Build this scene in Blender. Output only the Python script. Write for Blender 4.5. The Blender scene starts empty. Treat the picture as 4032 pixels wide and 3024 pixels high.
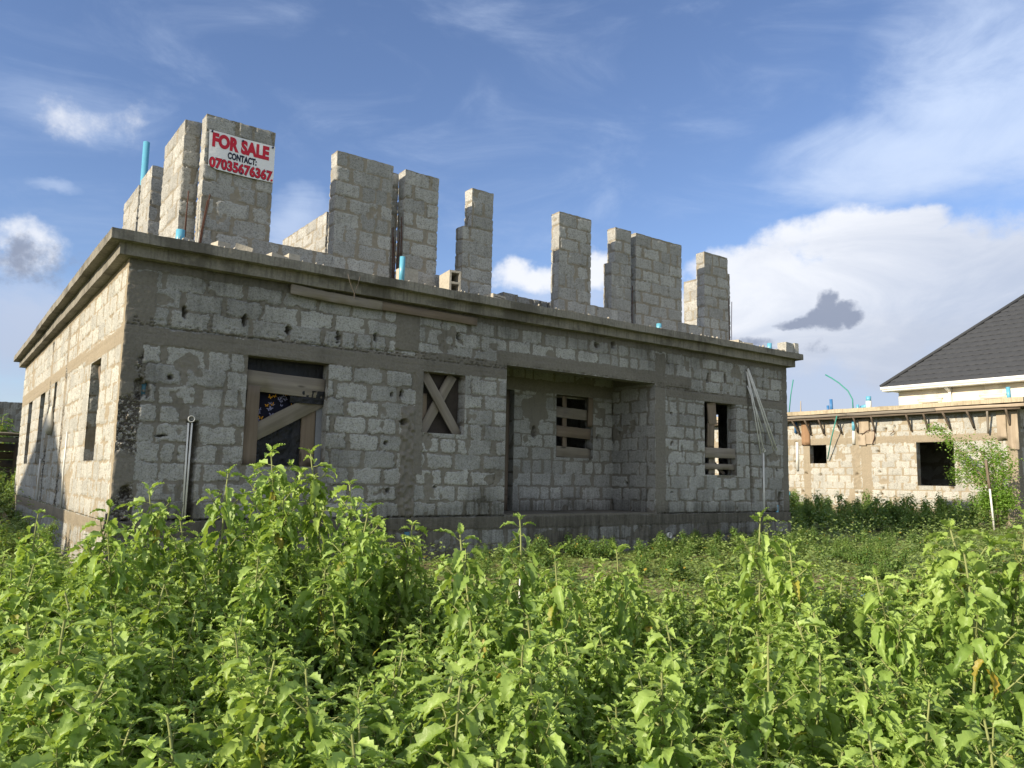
import bpy, math, random
import numpy as np
from mathutils import Vector, Matrix

random.seed(7)
RNG = np.random.default_rng(11)
scene = bpy.context.scene
COL = scene.collection
R_ = math.radians

# ------------------------------------------------------------------ camera numbers
FOC = 3092.08
CAM = np.array([-1.7204, -10.2004, 0.5790])
CR = np.array([0.80486972, -0.59314723, 0.01900288])
CU = np.array([-0.08685005, -0.08605394, 0.99249775])
CF = np.array([0.58706202, 0.80048178, 0.12077707])

def pix(P):                       # where a world point falls in the photo (4032 x 3024), used to check heights of plants
    d = np.asarray(P, float) - CAM
    z = d @ CF
    return 2016 + FOC * (d @ CR) / z, 1512 - FOC * (d @ CU) / z, z

# ------------------------------------------------------------------ numpy noise
def _h(ix, iy, iz, s):
    n = (ix * 374761393 + iy * 668265263 + iz * 2147483647 + s * 1274126177) & 0xFFFFFFFF
    n = ((n ^ (n >> 13)) * 1274126177) & 0xFFFFFFFF
    n = ((n ^ (n >> 15)) * 2246822519) & 0xFFFFFFFF
    return ((n ^ (n >> 16)) & 0xFFFFFF) / float(0xFFFFFF)

def vn(P, s=0):
    P = np.asarray(P, float)
    F = np.floor(P); f = P - F
    I = F.astype(np.int64)
    f = f * f * (3 - 2 * f)
    x, y, z = I[..., 0], I[..., 1], I[..., 2]
    fx, fy, fz = f[..., 0], f[..., 1], f[..., 2]
    def L(a, b, t): return a + (b - a) * t
    a = L(L(_h(x, y, z, s), _h(x + 1, y, z, s), fx), L(_h(x, y + 1, z, s), _h(x + 1, y + 1, z, s), fx), fy)
    b = L(L(_h(x, y, z + 1, s), _h(x + 1, y, z + 1, s), fx), L(_h(x, y + 1, z + 1, s), _h(x + 1, y + 1, z + 1, s), fx), fy)
    return L(a, b, fz)

def fbm(P, s=0, o=3):
    P = np.asarray(P, float)
    r = 0; a = .5; t = 0
    for i in range(o):
        r = r + a * vn(P * (2 ** i), s + i * 17); t += a; a *= .5
    return r / t

def sst(a, b, x):
    t = np.clip((x - a) / (b - a), 0, 1)
    return t * t * (3 - 2 * t)

# ------------------------------------------------------------------ object helpers
def put(o, parent=None):
    COL.objects.link(o)
    if parent is not None: o.parent = parent
    return o

def tag(o, label=None, cat=None, group=None, kind=None):
    if label: o['label'] = label
    if cat: o['category'] = cat
    if group: o['group'] = group
    if kind: o['kind'] = kind
    return o

def thing(name, label, cat, loc=(0, 0, 0), group=None):
    o = bpy.data.objects.new(name, None); o.location = loc
    o.empty_display_size = .2
    put(o)
    return tag(o, label, cat, group)

def base_of(p):
    return np.array(p.matrix_basis.translation) if p is not None else np.zeros(3)

def raw_mesh(name, V, quads=None, tris=None, attrs=None, smooth=False, mats=None, fm=None):
    me = bpy.data.meshes.new(name)
    V = np.asarray(V, np.float32).reshape(-1, 3)
    loops = []; starts = []; tot = 0
    if quads is not None and len(quads):
        q = np.asarray(quads, np.int32).reshape(-1, 4)
        loops.append(q.ravel()); starts.append(tot + 4 * np.arange(len(q))); tot += q.size
    if tris is not None and len(tris):
        t = np.asarray(tris, np.int32).reshape(-1, 3)
        loops.append(t.ravel()); starts.append(tot + 3 * np.arange(len(t))); tot += t.size
    loops = np.concatenate(loops).astype(np.int32); starts = np.concatenate(starts).astype(np.int32)
    me.vertices.add(len(V)); me.vertices.foreach_set('co', V.ravel())
    me.loops.add(len(loops)); me.loops.foreach_set('vertex_index', loops)
    me.polygons.add(len(starts)); me.polygons.foreach_set('loop_start', starts)
    if fm is not None: me.polygons.foreach_set('material_index', np.asarray(fm, np.int32))
    me.update(calc_edges=True); me.validate()
    if smooth:
        me.polygons.foreach_set('use_smooth', np.ones(len(me.polygons), bool))
    for k, a in (attrs or {}).items():
        at = me.attributes.new(k, 'FLOAT', 'POINT')
        at.data.foreach_set('value', np.asarray(a, np.float32).ravel())
    for m in (mats or []): me.materials.append(m)
    return me

def mobj(name, V, quads=None, tris=None, mat=None, parent=None, attrs=None, smooth=False, fm=None):
    V = np.asarray(V, float).reshape(-1, 3)
    off = np.zeros(3)
    p = parent
    while p is not None:
        off = off + base_of(p); p = p.parent
    mats = mat if isinstance(mat, (list, tuple)) else [mat]
    me = raw_mesh(name, V - off, quads, tris, attrs, smooth, mats, fm)
    return put(bpy.data.objects.new(name, me), parent)

class MB:
    """collects shapes for one mesh"""
    def __init__(s): s.V = []; s.Q = []; s.T = []; s.n = 0
    def add(s, V, Q=None, T=None):
        V = np.asarray(V, float).reshape(-1, 3)
        if Q is not None and len(Q): s.Q.append(np.asarray(Q).reshape(-1, 4) + s.n)
        if T is not None and len(T): s.T.append(np.asarray(T).reshape(-1, 3) + s.n)
        s.V.append(V); s.n += len(V)
        return s
    def beam(s, A, B, w, h, up=(0, 0, 1), seg=1, bow=0., taper=1., jit=0.):
        """a board from A to B, w across, h along 'up', slightly uneven"""
        A = np.array(A, float); B = np.array(B, float); d = B - A; L = np.linalg.norm(d); d /= L
        up = np.array(up, float); sx = np.cross(d, up); sx /= np.linalg.norm(sx); uz = np.cross(sx, d)
        c = min(w, h) * .08
        prof = [(-w/2+c, -h/2), (w/2-c, -h/2), (w/2, -h/2+c), (w/2, h/2-c), (w/2-c, h/2), (-w/2+c, h/2), (-w/2, h/2-c), (-w/2, -h/2+c)]
        rows = []
        for i in range(seg + 1):
            t = i / seg
            k = 1 + (taper - 1) * t
            C = A + d * L * t + uz * bow * math.sin(math.pi * t)
            rows.append([C + sx * x * k + uz * z * k + (np.array([random.uniform(-jit, jit) for _ in range(3)]) if jit else 0) for x, z in prof])
        V = np.array(rows).reshape(-1, 3); Q = []; T = []
        for i in range(seg):
            for j in range(8):
                Q.append((i*8+j, i*8+(j+1) % 8, (i+1)*8+(j+1) % 8, (i+1)*8+j))
        n0 = len(V)
        V = np.vstack([V, V[:8].mean(0), V[-8:].mean(0)])
        for j in range(8):
            T.append((n0, (j+1) % 8, j)); T.append((n0+1, n0-8+j, n0-8+(j+1) % 8))
        return s.add(V, Q, T)
    def tube(s, pts, r, n=8, cap=True, r2=None):
        pts = np.asarray(pts, float); m = len(pts)
        rr = np.linspace(r, r if r2 is None else r2, m)
        d = np.gradient(pts, axis=0); d /= np.linalg.norm(d, axis=1)[:, None] + 1e-9
        ref = np.array([0.3, .2, 1.]) if abs(d[0][2]) < .8 else np.array([1., .2, .1])
        V = []
        for i in range(m):
            a = np.cross(d[i], ref); a /= np.linalg.norm(a); b = np.cross(d[i], a)
            for j in range(n):
                t = 2 * math.pi * j / n
                V.append(pts[i] + (a * math.cos(t) + b * math.sin(t)) * rr[i])
        Q = [(i*n+j, i*n+(j+1) % n, (i+1)*n+(j+1) % n, (i+1)*n+j) for i in range(m-1) for j in range(n)]
        T = []
        if cap:
            k = len(V); V += [pts[0], pts[-1]]
            for j in range(n):
                T.append((k, (j+1) % n, j)); T.append((k+1, (m-1)*n+j, (m-1)*n+(j+1) % n))
        return s.add(V, Q, T)
    def pipe(s, A, B, r, wall=.006, n=16):
        """an open plastic pipe with a visible bore at B"""
        A = np.array(A, float); B = np.array(B, float)
        d = (B - A) / np.linalg.norm(B - A)
        ref = np.array([0, 0, 1.]) if abs(d[2]) < .8 else np.array([1., 0, 0])
        a = np.cross(d, ref); a /= np.linalg.norm(a); b = np.cross(d, a)
        V = []
        depth = min(.25, np.linalg.norm(B - A) * .8)
        for C, q in ((A, r), (B, r), (B, r - wall), (B - d * depth, r - wall)):
            for j in range(n):
                t = 2 * math.pi * j / n; V.append(C + (a * math.cos(t) + b * math.sin(t)) * q)
        Q = [(i*n+j, i*n+(j+1) % n, (i+1)*n+(j+1) % n, (i+1)*n+j) for i in range(3) for j in range(n)]
        k = len(V); V += [B - d * depth, A]
        T = [(k, 3*n+j, 3*n+(j+1) % n) for j in range(n)] + [(k+1, (j+1) % n, j) for j in range(n)]
        return s.add(V, Q, T)
    def build(s, name, mat, parent=None, smooth=False, attrs=None):
        return mobj(name, np.vstack(s.V), np.vstack(s.Q) if s.Q else None, np.vstack(s.T) if s.T else None, mat, parent, attrs, smooth)

# ------------------------------------------------------------------ node helpers
class NT:
    def __init__(s, nt): s.nt = nt; nt.nodes.clear()
    def n(s, t, **kw):
        nd = s.nt.nodes.new(t)
        for k, v in kw.items(): setattr(nd, k, v)
        return nd
    def link(s, a, b): s.nt.links.new(a, b)
    def val(s, sock, x):
        if hasattr(x, 'is_output') or isinstance(x, bpy.types.NodeSocket): s.link(x, sock)
        else: sock.default_value = x
    def m(s, op, a, b=0., c=None, clamp=False):
        nd = s.n('ShaderNodeMath', operation=op, use_clamp=clamp)
        s.val(nd.inputs[0], a); s.val(nd.inputs[1], b)
        if c is not None: s.val(nd.inputs[2], c)
        return nd.outputs[0]
    def ss(s, a, b, x):
        nd = s.n('ShaderNodeMapRange', interpolation_type='SMOOTHSTEP')
        s.val(nd.inputs[0], x); s.val(nd.inputs[1], a); s.val(nd.inputs[2], b)
        return nd.outputs[0]
    def rng(s, x, a, b, c, d):
        nd = s.n('ShaderNodeMapRange')
        for i, v in enumerate((x, a, b, c, d)): s.val(nd.inputs[i], v)
        return nd.outputs[0]
    def noise(s, vec, scale, detail=3., rough=.55, dist=0.):
        nd = s.n('ShaderNodeTexNoise')
        if vec is not None: s.link(vec, nd.inputs['Vector'])
        nd.inputs['Scale'].default_value = scale; nd.inputs['Detail'].default_value = detail
        nd.inputs['Roughness'].default_value = rough; nd.inputs['Distortion'].default_value = dist
        return nd.outputs[0]
    def mix(s, f, a, b, mode='MIX'):
        nd = s.n('ShaderNodeMix', data_type='RGBA', blend_type=mode)
        s.val(nd.inputs[0], f)
        for i, x in ((6, a), (7, b)):
            if isinstance(x, bpy.types.NodeSocket): s.link(x, nd.inputs[i])
            else: nd.inputs[i].default_value = (x[0], x[1], x[2], 1)
        return nd.outputs[2]
    def attr(s, name):
        return s.n('ShaderNodeAttribute', attribute_name=name).outputs['Fac']
    def scale(s, vec, k):
        nd = s.n('ShaderNodeMapping'); s.link(vec, nd.inputs[0]); nd.inputs['Scale'].default_value = k
        return nd.outputs[0]

def new_mat(name):
    m = bpy.data.materials.new(name); m.use_nodes = True
    t = NT(m.node_tree)
    out = t.n('ShaderNodeOutputMaterial')
    b = t.n('ShaderNodeBsdfPrincipled')
    t.link(b.outputs[0], out.inputs[0])
    t.out = out; t.b = b
    t.pos = t.n('ShaderNodeNewGeometry').outputs['Position']
    t.obj = t.n('ShaderNodeTexCoord').outputs['Object']
    return m, t

def bump(t, h, strength=.5, dist=.01):
    nd = t.n('ShaderNodeBump'); nd.inputs['Strength'].default_value = strength; nd.inputs['Distance'].default_value = dist
    t.link(h, nd.inputs['Height']); t.link(nd.outputs[0], t.b.inputs['Normal'])

def simple(name, col, rough=.6, var=.15, scale=6., bscale=None, bstr=.3, spec=.3, metal=0.):
    m, t = new_mat(name)
    n = t.noise(t.pos, scale, 4.)
    c = t.mix(n, tuple(x * (1 - var * 1.6) for x in col), tuple(min(1, x * (1 + var * 1.2)) for x in col))
    t.link(c, t.b.inputs['Base Color'])
    t.b.inputs['Roughness'].default_value = rough; t.b.inputs['Specular IOR Level'].default_value = spec
    t.b.inputs['Metallic'].default_value = metal
    if bscale: bump(t, t.noise(t.pos, bscale, 4.), bstr, .01)
    return m

# ------------------------------------------------------------------ materials
def masonry_mat(name, blockA, blockB, mortA, mortB, concA, concB):
    m, t = new_mat(name)
    P = t.pos
    fine = t.noise(P, 95., 3., .7)
    mid = t.noise(P, 26., 4., .65)
    big = t.noise(P, 1.6, 4.)
    streak = t.noise(t.scale(P, (7., 7., .9)), 2.2, 5., .6)
    tone = t.attr('tone'); mortar = t.attr('mortar'); conc = t.attr('conc'); stain = t.attr('stain'); agg = t.attr('agg')
    bc = t.mix(tone, blockA, blockB)
    pit = t.ss(.34, .52, t.noise(P, 44., 3., .85))
    bc = t.mix(t.rng(pit, 0, 1, .75, 0.), bc, (.085, .082, .075))
    bc = t.mix(t.m('MULTIPLY', t.ss(.50, .62, t.noise(P, 17., 5., .75)), .30), bc, (.15, .145, .13))
    bc = t.mix(t.rng(fine, .35, .75, 0, .28), bc, (.62, .62, .58))
    mc = t.mix(mid, mortA, mortB)
    mm = t.ss(.38, .62, t.m('ADD', mortar, t.m('MULTIPLY', t.m('SUBTRACT', mid, .5), .9)))
    c = t.mix(mm, bc, mc)
    # faint cement wash over some of the blocks
    c = t.mix(t.m('MULTIPLY', t.ss(.63, .77, t.noise(P, 3.4, 5., .6)), .40), c, mc)
    cc = t.mix(streak, concA, concB)
    cc = t.mix(t.rng(mid, .3, .8, 0, .45), cc, tuple(x * 1.5 for x in concB))
    c = t.mix(t.ss(.3, .7, t.m('ADD', conc, t.m('MULTIPLY', t.m('SUBTRACT', mid, .5), .7))), c, cc)
    peb = t.n('ShaderNodeTexVoronoi'); t.link(P, peb.inputs['Vector']); peb.inputs['Scale'].default_value = 42.
    pc = t.n('ShaderNodeSeparateColor'); t.link(peb.outputs['Color'], pc.inputs[0])
    ac = t.mix(t.ss(.45, .9, pc.outputs[0]), (.11, .10, .085), (.42, .41, .37))
    c = t.mix(agg, c, ac)
    # rain streaks and dark damp growth
    st = t.m('MULTIPLY', t.ss(.48, .72, streak), .32)
    c = t.mix(st, c, t.mix(.6, c, (.07, .065, .055)))
    dmp = t.m('MULTIPLY', stain, t.rng(t.m('ADD', streak, t.m('MULTIPLY', big, .5)), .45, .95, .2, 1.0))
    c = t.mix(t.m('MULTIPLY', dmp, .85, clamp=True), c, (.045, .043, .034))
    c = t.mix(t.rng(big, .3, .75, 0., .3), c, t.mix(.5, c, (.12, .11, .095)))
    t.link(c, t.b.inputs['Base Color'])
    t.b.inputs['Roughness'].default_value = .95; t.b.inputs['Specular IOR Level'].default_value = .12
    hh = t.m('ADD', t.m('MULTIPLY', fine, .5), t.m('MULTIPLY', mid, .8))
    hh = t.m('ADD', hh, t.m('MULTIPLY', t.m('MULTIPLY', peb.outputs['Distance'], agg), -2.2))
    bump(t, hh, 1., .016)
    return m

M_MAS = masonry_mat('sandcrete_masonry', (.265, .268, .258), (.455, .458, .438), (.175, .164, .140), (.26, .243, .208), (.120, .112, .095), (.215, .202, .175))
M_MASLIT = masonry_mat('sandcrete_masonry_sunlit', (.36, .356, .325), (.555, .547, .495), (.29, .248, .182), (.37, .32, .24), (.235, .20, .145), (.32, .275, .205))  # brighter, warmer copy for sun-facing walls of both houses; sunlight put into colour
M_MASUP = masonry_mat('sandcrete_masonry_upper', (.29, .29, .277), (.50, .498, .47), (.25, .226, .184), (.36, .325, .262), (.15, .13, .10), (.24, .205, .16))

def concrete_mat(name, a, b, dark, striate=0.):
    m, t = new_mat(name)
    P = t.pos
    n1 = t.noise(P, 2.3, 5., .65); n2 = t.noise(P, 34., 4., .7)
    n3 = t.noise(t.scale(P, (9., 9., .8)), 3., 4., .6)
    c = t.mix(n1, a, b)
    c = t.mix(t.rng(n2, .35, .75, 0, .5), c, tuple(x * 1.35 for x in b))
    c = t.mix(t.m('MULTIPLY', t.ss(.46, .70, n3), .55), c, dark)
    c = t.mix(t.m('MULTIPLY', t.ss(.48, .66, t.noise(P, 1.7, 5., .65)), .7), c, dark)
    t.link(c, t.b.inputs['Base Color']); t.b.inputs['Roughness'].default_value = .92
    t.b.inputs['Specular IOR Level'].default_value = .15
    h = t.m('ADD', t.m('MULTIPLY', n2, .7), t.m('MULTIPLY', n3, striate))
    bump(t, h, .8, .014)
    return m
M_SLAB = concrete_mat('weathered_slab_concrete', (.155, .146, .124), (.27, .254, .216), (.08, .074, .062), .45)
M_SLAB2 = concrete_mat('neighbour_slab_concrete', (.34, .29, .21), (.46, .40, .29), (.22, .18, .12), .6)
M_FLOOR = concrete_mat('floor_screed', (.10, .095, .08), (.17, .16, .135), (.06, .055, .045))

def wood_mat(name, a, b, dark):
    m, t = new_mat(name)
    g = t.noise(t.scale(t.obj, (1., 1., 1.)), 3., 3.)
    at = t.n('ShaderNodeAttribute', attribute_name='along').outputs['Vector']
    g1 = t.noise(t.scale(at, (1.4, 38., 38.)), 1., 4., .6, .4)
    g2 = t.noise(t.scale(at, (.5, 9., 9.)), 1., 4., .6)
    c = t.mix(g1, a, b)
    c = t.mix(t.rng(g2, .35, .75, 0., .75), c, dark)
    kn = t.n('ShaderNodeTexVoronoi'); t.link(t.scale(at, (1.6, 6., 6.)), kn.inputs['Vector']); kn.inputs['Scale'].default_value = 1.
    c = t.mix(t.m('MULTIPLY', t.ss(.16, .07, kn.outputs['Distance']), .8), c, tuple(x * .35 for x in dark))
    c = t.mix(t.rng(g, .3, .8, 0, .35), c, tuple(x * .7 for x in a))
    t.link(c, t.b.inputs['Base Color']); t.b.inputs['Roughness'].default_value = .85
    t.b.inputs['Specular IOR Level'].default_value = .2
    bump(t, g1, .5, .006)
    return m
M_WOOD = wood_mat('weathered_grey_board', (.195, .172, .142), (.325, .292, .242), (.11, .094, .075))
M_WOODB = wood_mat('brown_formwork_board', (.17, .135, .10), (.28, .225, .17), (.10, .078, .058))
M_WOODO = wood_mat('orange_formwork_board', (.27, .16, .09), (.38, .245, .145), (.17, .10, .06))
M_WOODL = wood_mat('pale_formwork_board', (.38, .31, .23), (.50, .43, .335), (.25, .195, .14))
M_WOODD = wood_mat('dark_prop_timber', (.10, .08, .06), (.19, .155, .12), (.06, .048, .038))

def board(name, A, B, w, h, mat, parent=None, up=(0, 0, 1), seg=8, bow=0., jit=.002, taper=1.):
    mb = MB().beam(A, B, w, h, up, seg, bow, taper, jit)
    o = mb.build(name, mat, parent)
    me = o.data
    V = np.vstack(mb.V); A = np.array(A, float); B = np.array(B, float); L = np.linalg.norm(B - A); d = (B - A) / L
    upv = np.array(up, float); sx = np.cross(d, upv); sx /= np.linalg.norm(sx); uz = np.cross(sx, d)
    r = random.uniform(0, 40)
    Q = V - A
    loc = np.stack([Q @ d + r, Q @ sx + r * .3, Q @ uz + r * .7], -1)
    at = me.attributes.new('along', 'FLOAT_VECTOR', 'POINT'); at.data.foreach_set('vector', loc.astype(np.float32).ravel())
    return o

M_PVCB = simple('blue_pvc', (.11, .36, .50), .35, .12, 8., None, .3, .5)
M_PVCD = simple('darker_blue_pvc', (.045, .16, .36), .4, .12, 8.)
M_PVCDULL = simple('dull_blue_pvc', (.06, .16, .22), .5, .2, 12.)
M_PVCW = simple('white_pvc', (.66, .66, .63), .4, .18, 9., None, .3, .4)
M_HOSE = simple('green_conduit', (.035, .25, .20), .45, .12, 6.)
M_RUST = simple('rusty_rebar', (.085, .04, .028), .9, .3, 60., 200., .5)
M_WIRE = simple('old_wire', (.12, .10, .08), .7, .2, 30.)
M_PIN = simple('navy_pin', (.008, .012, .06), .5, .1)
M_RED = simple('red_print', (.52, .012, .035), .5, .08, 3.)
M_NAVY = simple('navy_print', (.008, .010, .035), .5, .1, 3.)
M_BLACKP = simple('black_print', (.012, .01, .012), .5, .1, 3.)
M_STEEL = simple('dark_steel', (.03, .028, .027), .6, .3, 20.)
M_TRIM = simple('white_gutter_paint', (.80, .80, .78), .45, .04, 2.)
M_GLASS = simple('dark_window_glass', (.02, .028, .035), .08, .1, 2., None, .3, .6)
M_CREAM = simple('cream_render', (.78, .70, .56), .85, .05, 1.2, 40., .15)
M_RUBB = simple('broken_concrete', (.42, .39, .33), .95, .25, 25., 60., .6)
M_TRASHB = simple('blue_litter', (.04, .22, .52), .5, .1)
M_TRASHY = simple('yellow_litter', (.68, .42, .08), .6, .15)

def banner_mat():
    m, t = new_mat('banner_vinyl')
    n = t.noise(t.pos, 5., 3.)
    t.link(t.mix(n, (.70, .71, .73), (.82, .82, .82)), t.b.inputs['Base Color'])
    t.b.inputs['Roughness'].default_value = .42
    bump(t, t.noise(t.scale(t.pos, (6., 1., 9.)), 1., 3.), .35, .02)
    return m
M_BANNER = banner_mat()

def tarp_mat():
    m, t = new_mat('black_polythene')
    t.b.inputs['Base Color'].default_value = (.010, .011, .013, 1); t.b.inputs['Roughness'].default_value = .5; t.b.inputs['Specular IOR Level'].default_value = .3
    bump(t, t.noise(t.scale(t.pos, (14., 14., 5.)), 1., 4., .6, 1.2), .9, .03)
    return m
M_TARP = tarp_mat()
M_CLOTH = simple('navy_curtain_cloth', (.008, .009, .022), .9, .3, 30.)
M_BFY = simple('orange_butterfly_print', (.55, .26, .02), .9, .2, 30.)
M_BFL = simple('lilac_butterfly_print', (.22, .22, .34), .9, .25, 30.)
M_LACE = simple('grey_net_cloth', (.20, .21, .23), .9, .15, 30.)

def leaf_mat(name, old, young, trans=.38):
    m, t = new_mat(name)
    age = t.attr('age')
    rnd = t.n('ShaderNodeObjectInfo').outputs['Random']
    c = t.mix(age, old, young)
    c = t.mix(t.m('MULTIPLY', rnd, .45), c, (old[0] * .55, old[1] * .62, old[2] * .75))
    c = t.mix(t.m('MULTIPLY', t.ss(.55, 1., t.m('FRACT', t.m('MULTIPLY', rnd, 7.3))), .35), c, (young[0] * 1.1, young[1] * .98, young[2] * .7))
    nn = t.noise(t.pos, 22., 3.)
    c = t.mix(t.rng(nn, .3, .8, 0, .35), c, tuple(min(1, x * 1.25) for x in young))
    yel = t.attr('yellow')
    c = t.mix(yel, c, (.42, .30, .045))
    t.link(c, t.b.inputs['Base Color'])
    t.b.inputs['Roughness'].default_value = .48; t.b.inputs['Specular IOR Level'].default_value = .5
    bump(t, t.noise(t.pos, 75., 3.), .35, .006)
    tr = t.n('ShaderNodeBsdfTranslucent')
    t.link(t.mix(.65, c, (.46, .62, .06), 'MIX'), tr.inputs['Color'])
    mx = t.n('ShaderNodeMixShader'); mx.inputs[0].default_value = trans
    t.link(t.b.outputs[0], mx.inputs[1]); t.link(tr.outputs[0], mx.inputs[2]); t.link(mx.outputs[0], t.out.inputs[0])
    return m
M_LEAF = leaf_mat('weed_leaf', (.092, .198, .034), (.375, .515, .125), .35)
M_SHRUB = leaf_mat('shrub_leaf', (.060, .135, .030), (.17, .28, .065), .30)
M_TREEL = leaf_mat('young_tree_leaf', (.12, .26, .035), (.28, .44, .08), .42)
M_COVER = leaf_mat('creeping_leaf', (.125, .205, .050), (.30, .37, .12), .28)
M_STEM = simple('green_stem', (.24, .27, .10), .6, .25, 14.)
M_BARK = simple('young_bark', (.22, .17, .11), .9, .25, 25., 60., .5)

def ground_mat():
    m, t = new_mat('bare_earth_and_moss')
    P = t.pos
    a = t.noise(P, .55, 5., .6); b = t.noise(P, 7., 5., .7); c3 = t.noise(P, 45., 4., .7)
    dirt = t.mix(b, (.17, .125, .08), (.35, .265, .18))
    dirt = t.mix(t.rng(c3, .4, .75, 0, .5), dirt, (.42, .32, .22))
    grn = t.mix(c3, (.09, .12, .035), (.22, .245, .085))
    k = t.ss(.34, .52, t.m('ADD', a, t.m('MULTIPLY', t.m('SUBTRACT', b, .5), .5)))
    col = t.mix(k, dirt, grn)
    t.link(col, t.b.inputs['Base Color']); t.b.inputs['Roughness'].default_value = .97
    t.b.inputs['Specular IOR Level'].default_value = .1
    bump(t, t.m('ADD', b, t.m('MULTIPLY', c3, .5)), .8, .04)
    return m
M_GROUND = ground_mat()

def shingle_mat():
    m, t = new_mat('charcoal_shingles')
    n = t.noise(t.pos, 3., 4.); f = t.noise(t.pos, 40., 3.)
    c = t.mix(n, (.028, .031, .037), (.050, .054, .062))
    c = t.mix(t.rng(f, .4, .8, 0, .5), c, (.080, .086, .096))
    t.link(c, t.b.inputs['Base Color']); t.b.inputs['Roughness'].default_value = .8
    t.b.inputs['Specular IOR Level'].default_value = .2
    bump(t, f, .4, .01)
    return m
M_ROOF = shingle_mat()

# ------------------------------------------------------------------ masonry generator
Z = np.array([0, 0, 1.])

def gridlines(L, res, extra):
    g = list(np.linspace(0, L, max(2, int(round(L / res)) + 1)))
    for e in extra:
        if 1e-4 < e < L - 1e-4:
            g = [x for x in g if abs(x - e) > .45 * res or x in (0, L)]
            g.append(e)
    return np.array(sorted(set(g)))

def top_dz(P, amp): return (fbm(P * 9., 71, 3) - .45) * amp

def corner_h(P, c0, ch):
    z = P[..., 2]
    f = (z - c0) / ch - np.floor((z - c0) / ch)
    j = np.minimum(f, 1 - f) * ch
    return (vn(P * np.array([0, 0, 22.]) + 3.3, 5) - .55) * .012 - .012 * sst(.016, .004, j + (vn(P * 30., 8) - .5) * .01)

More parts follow.
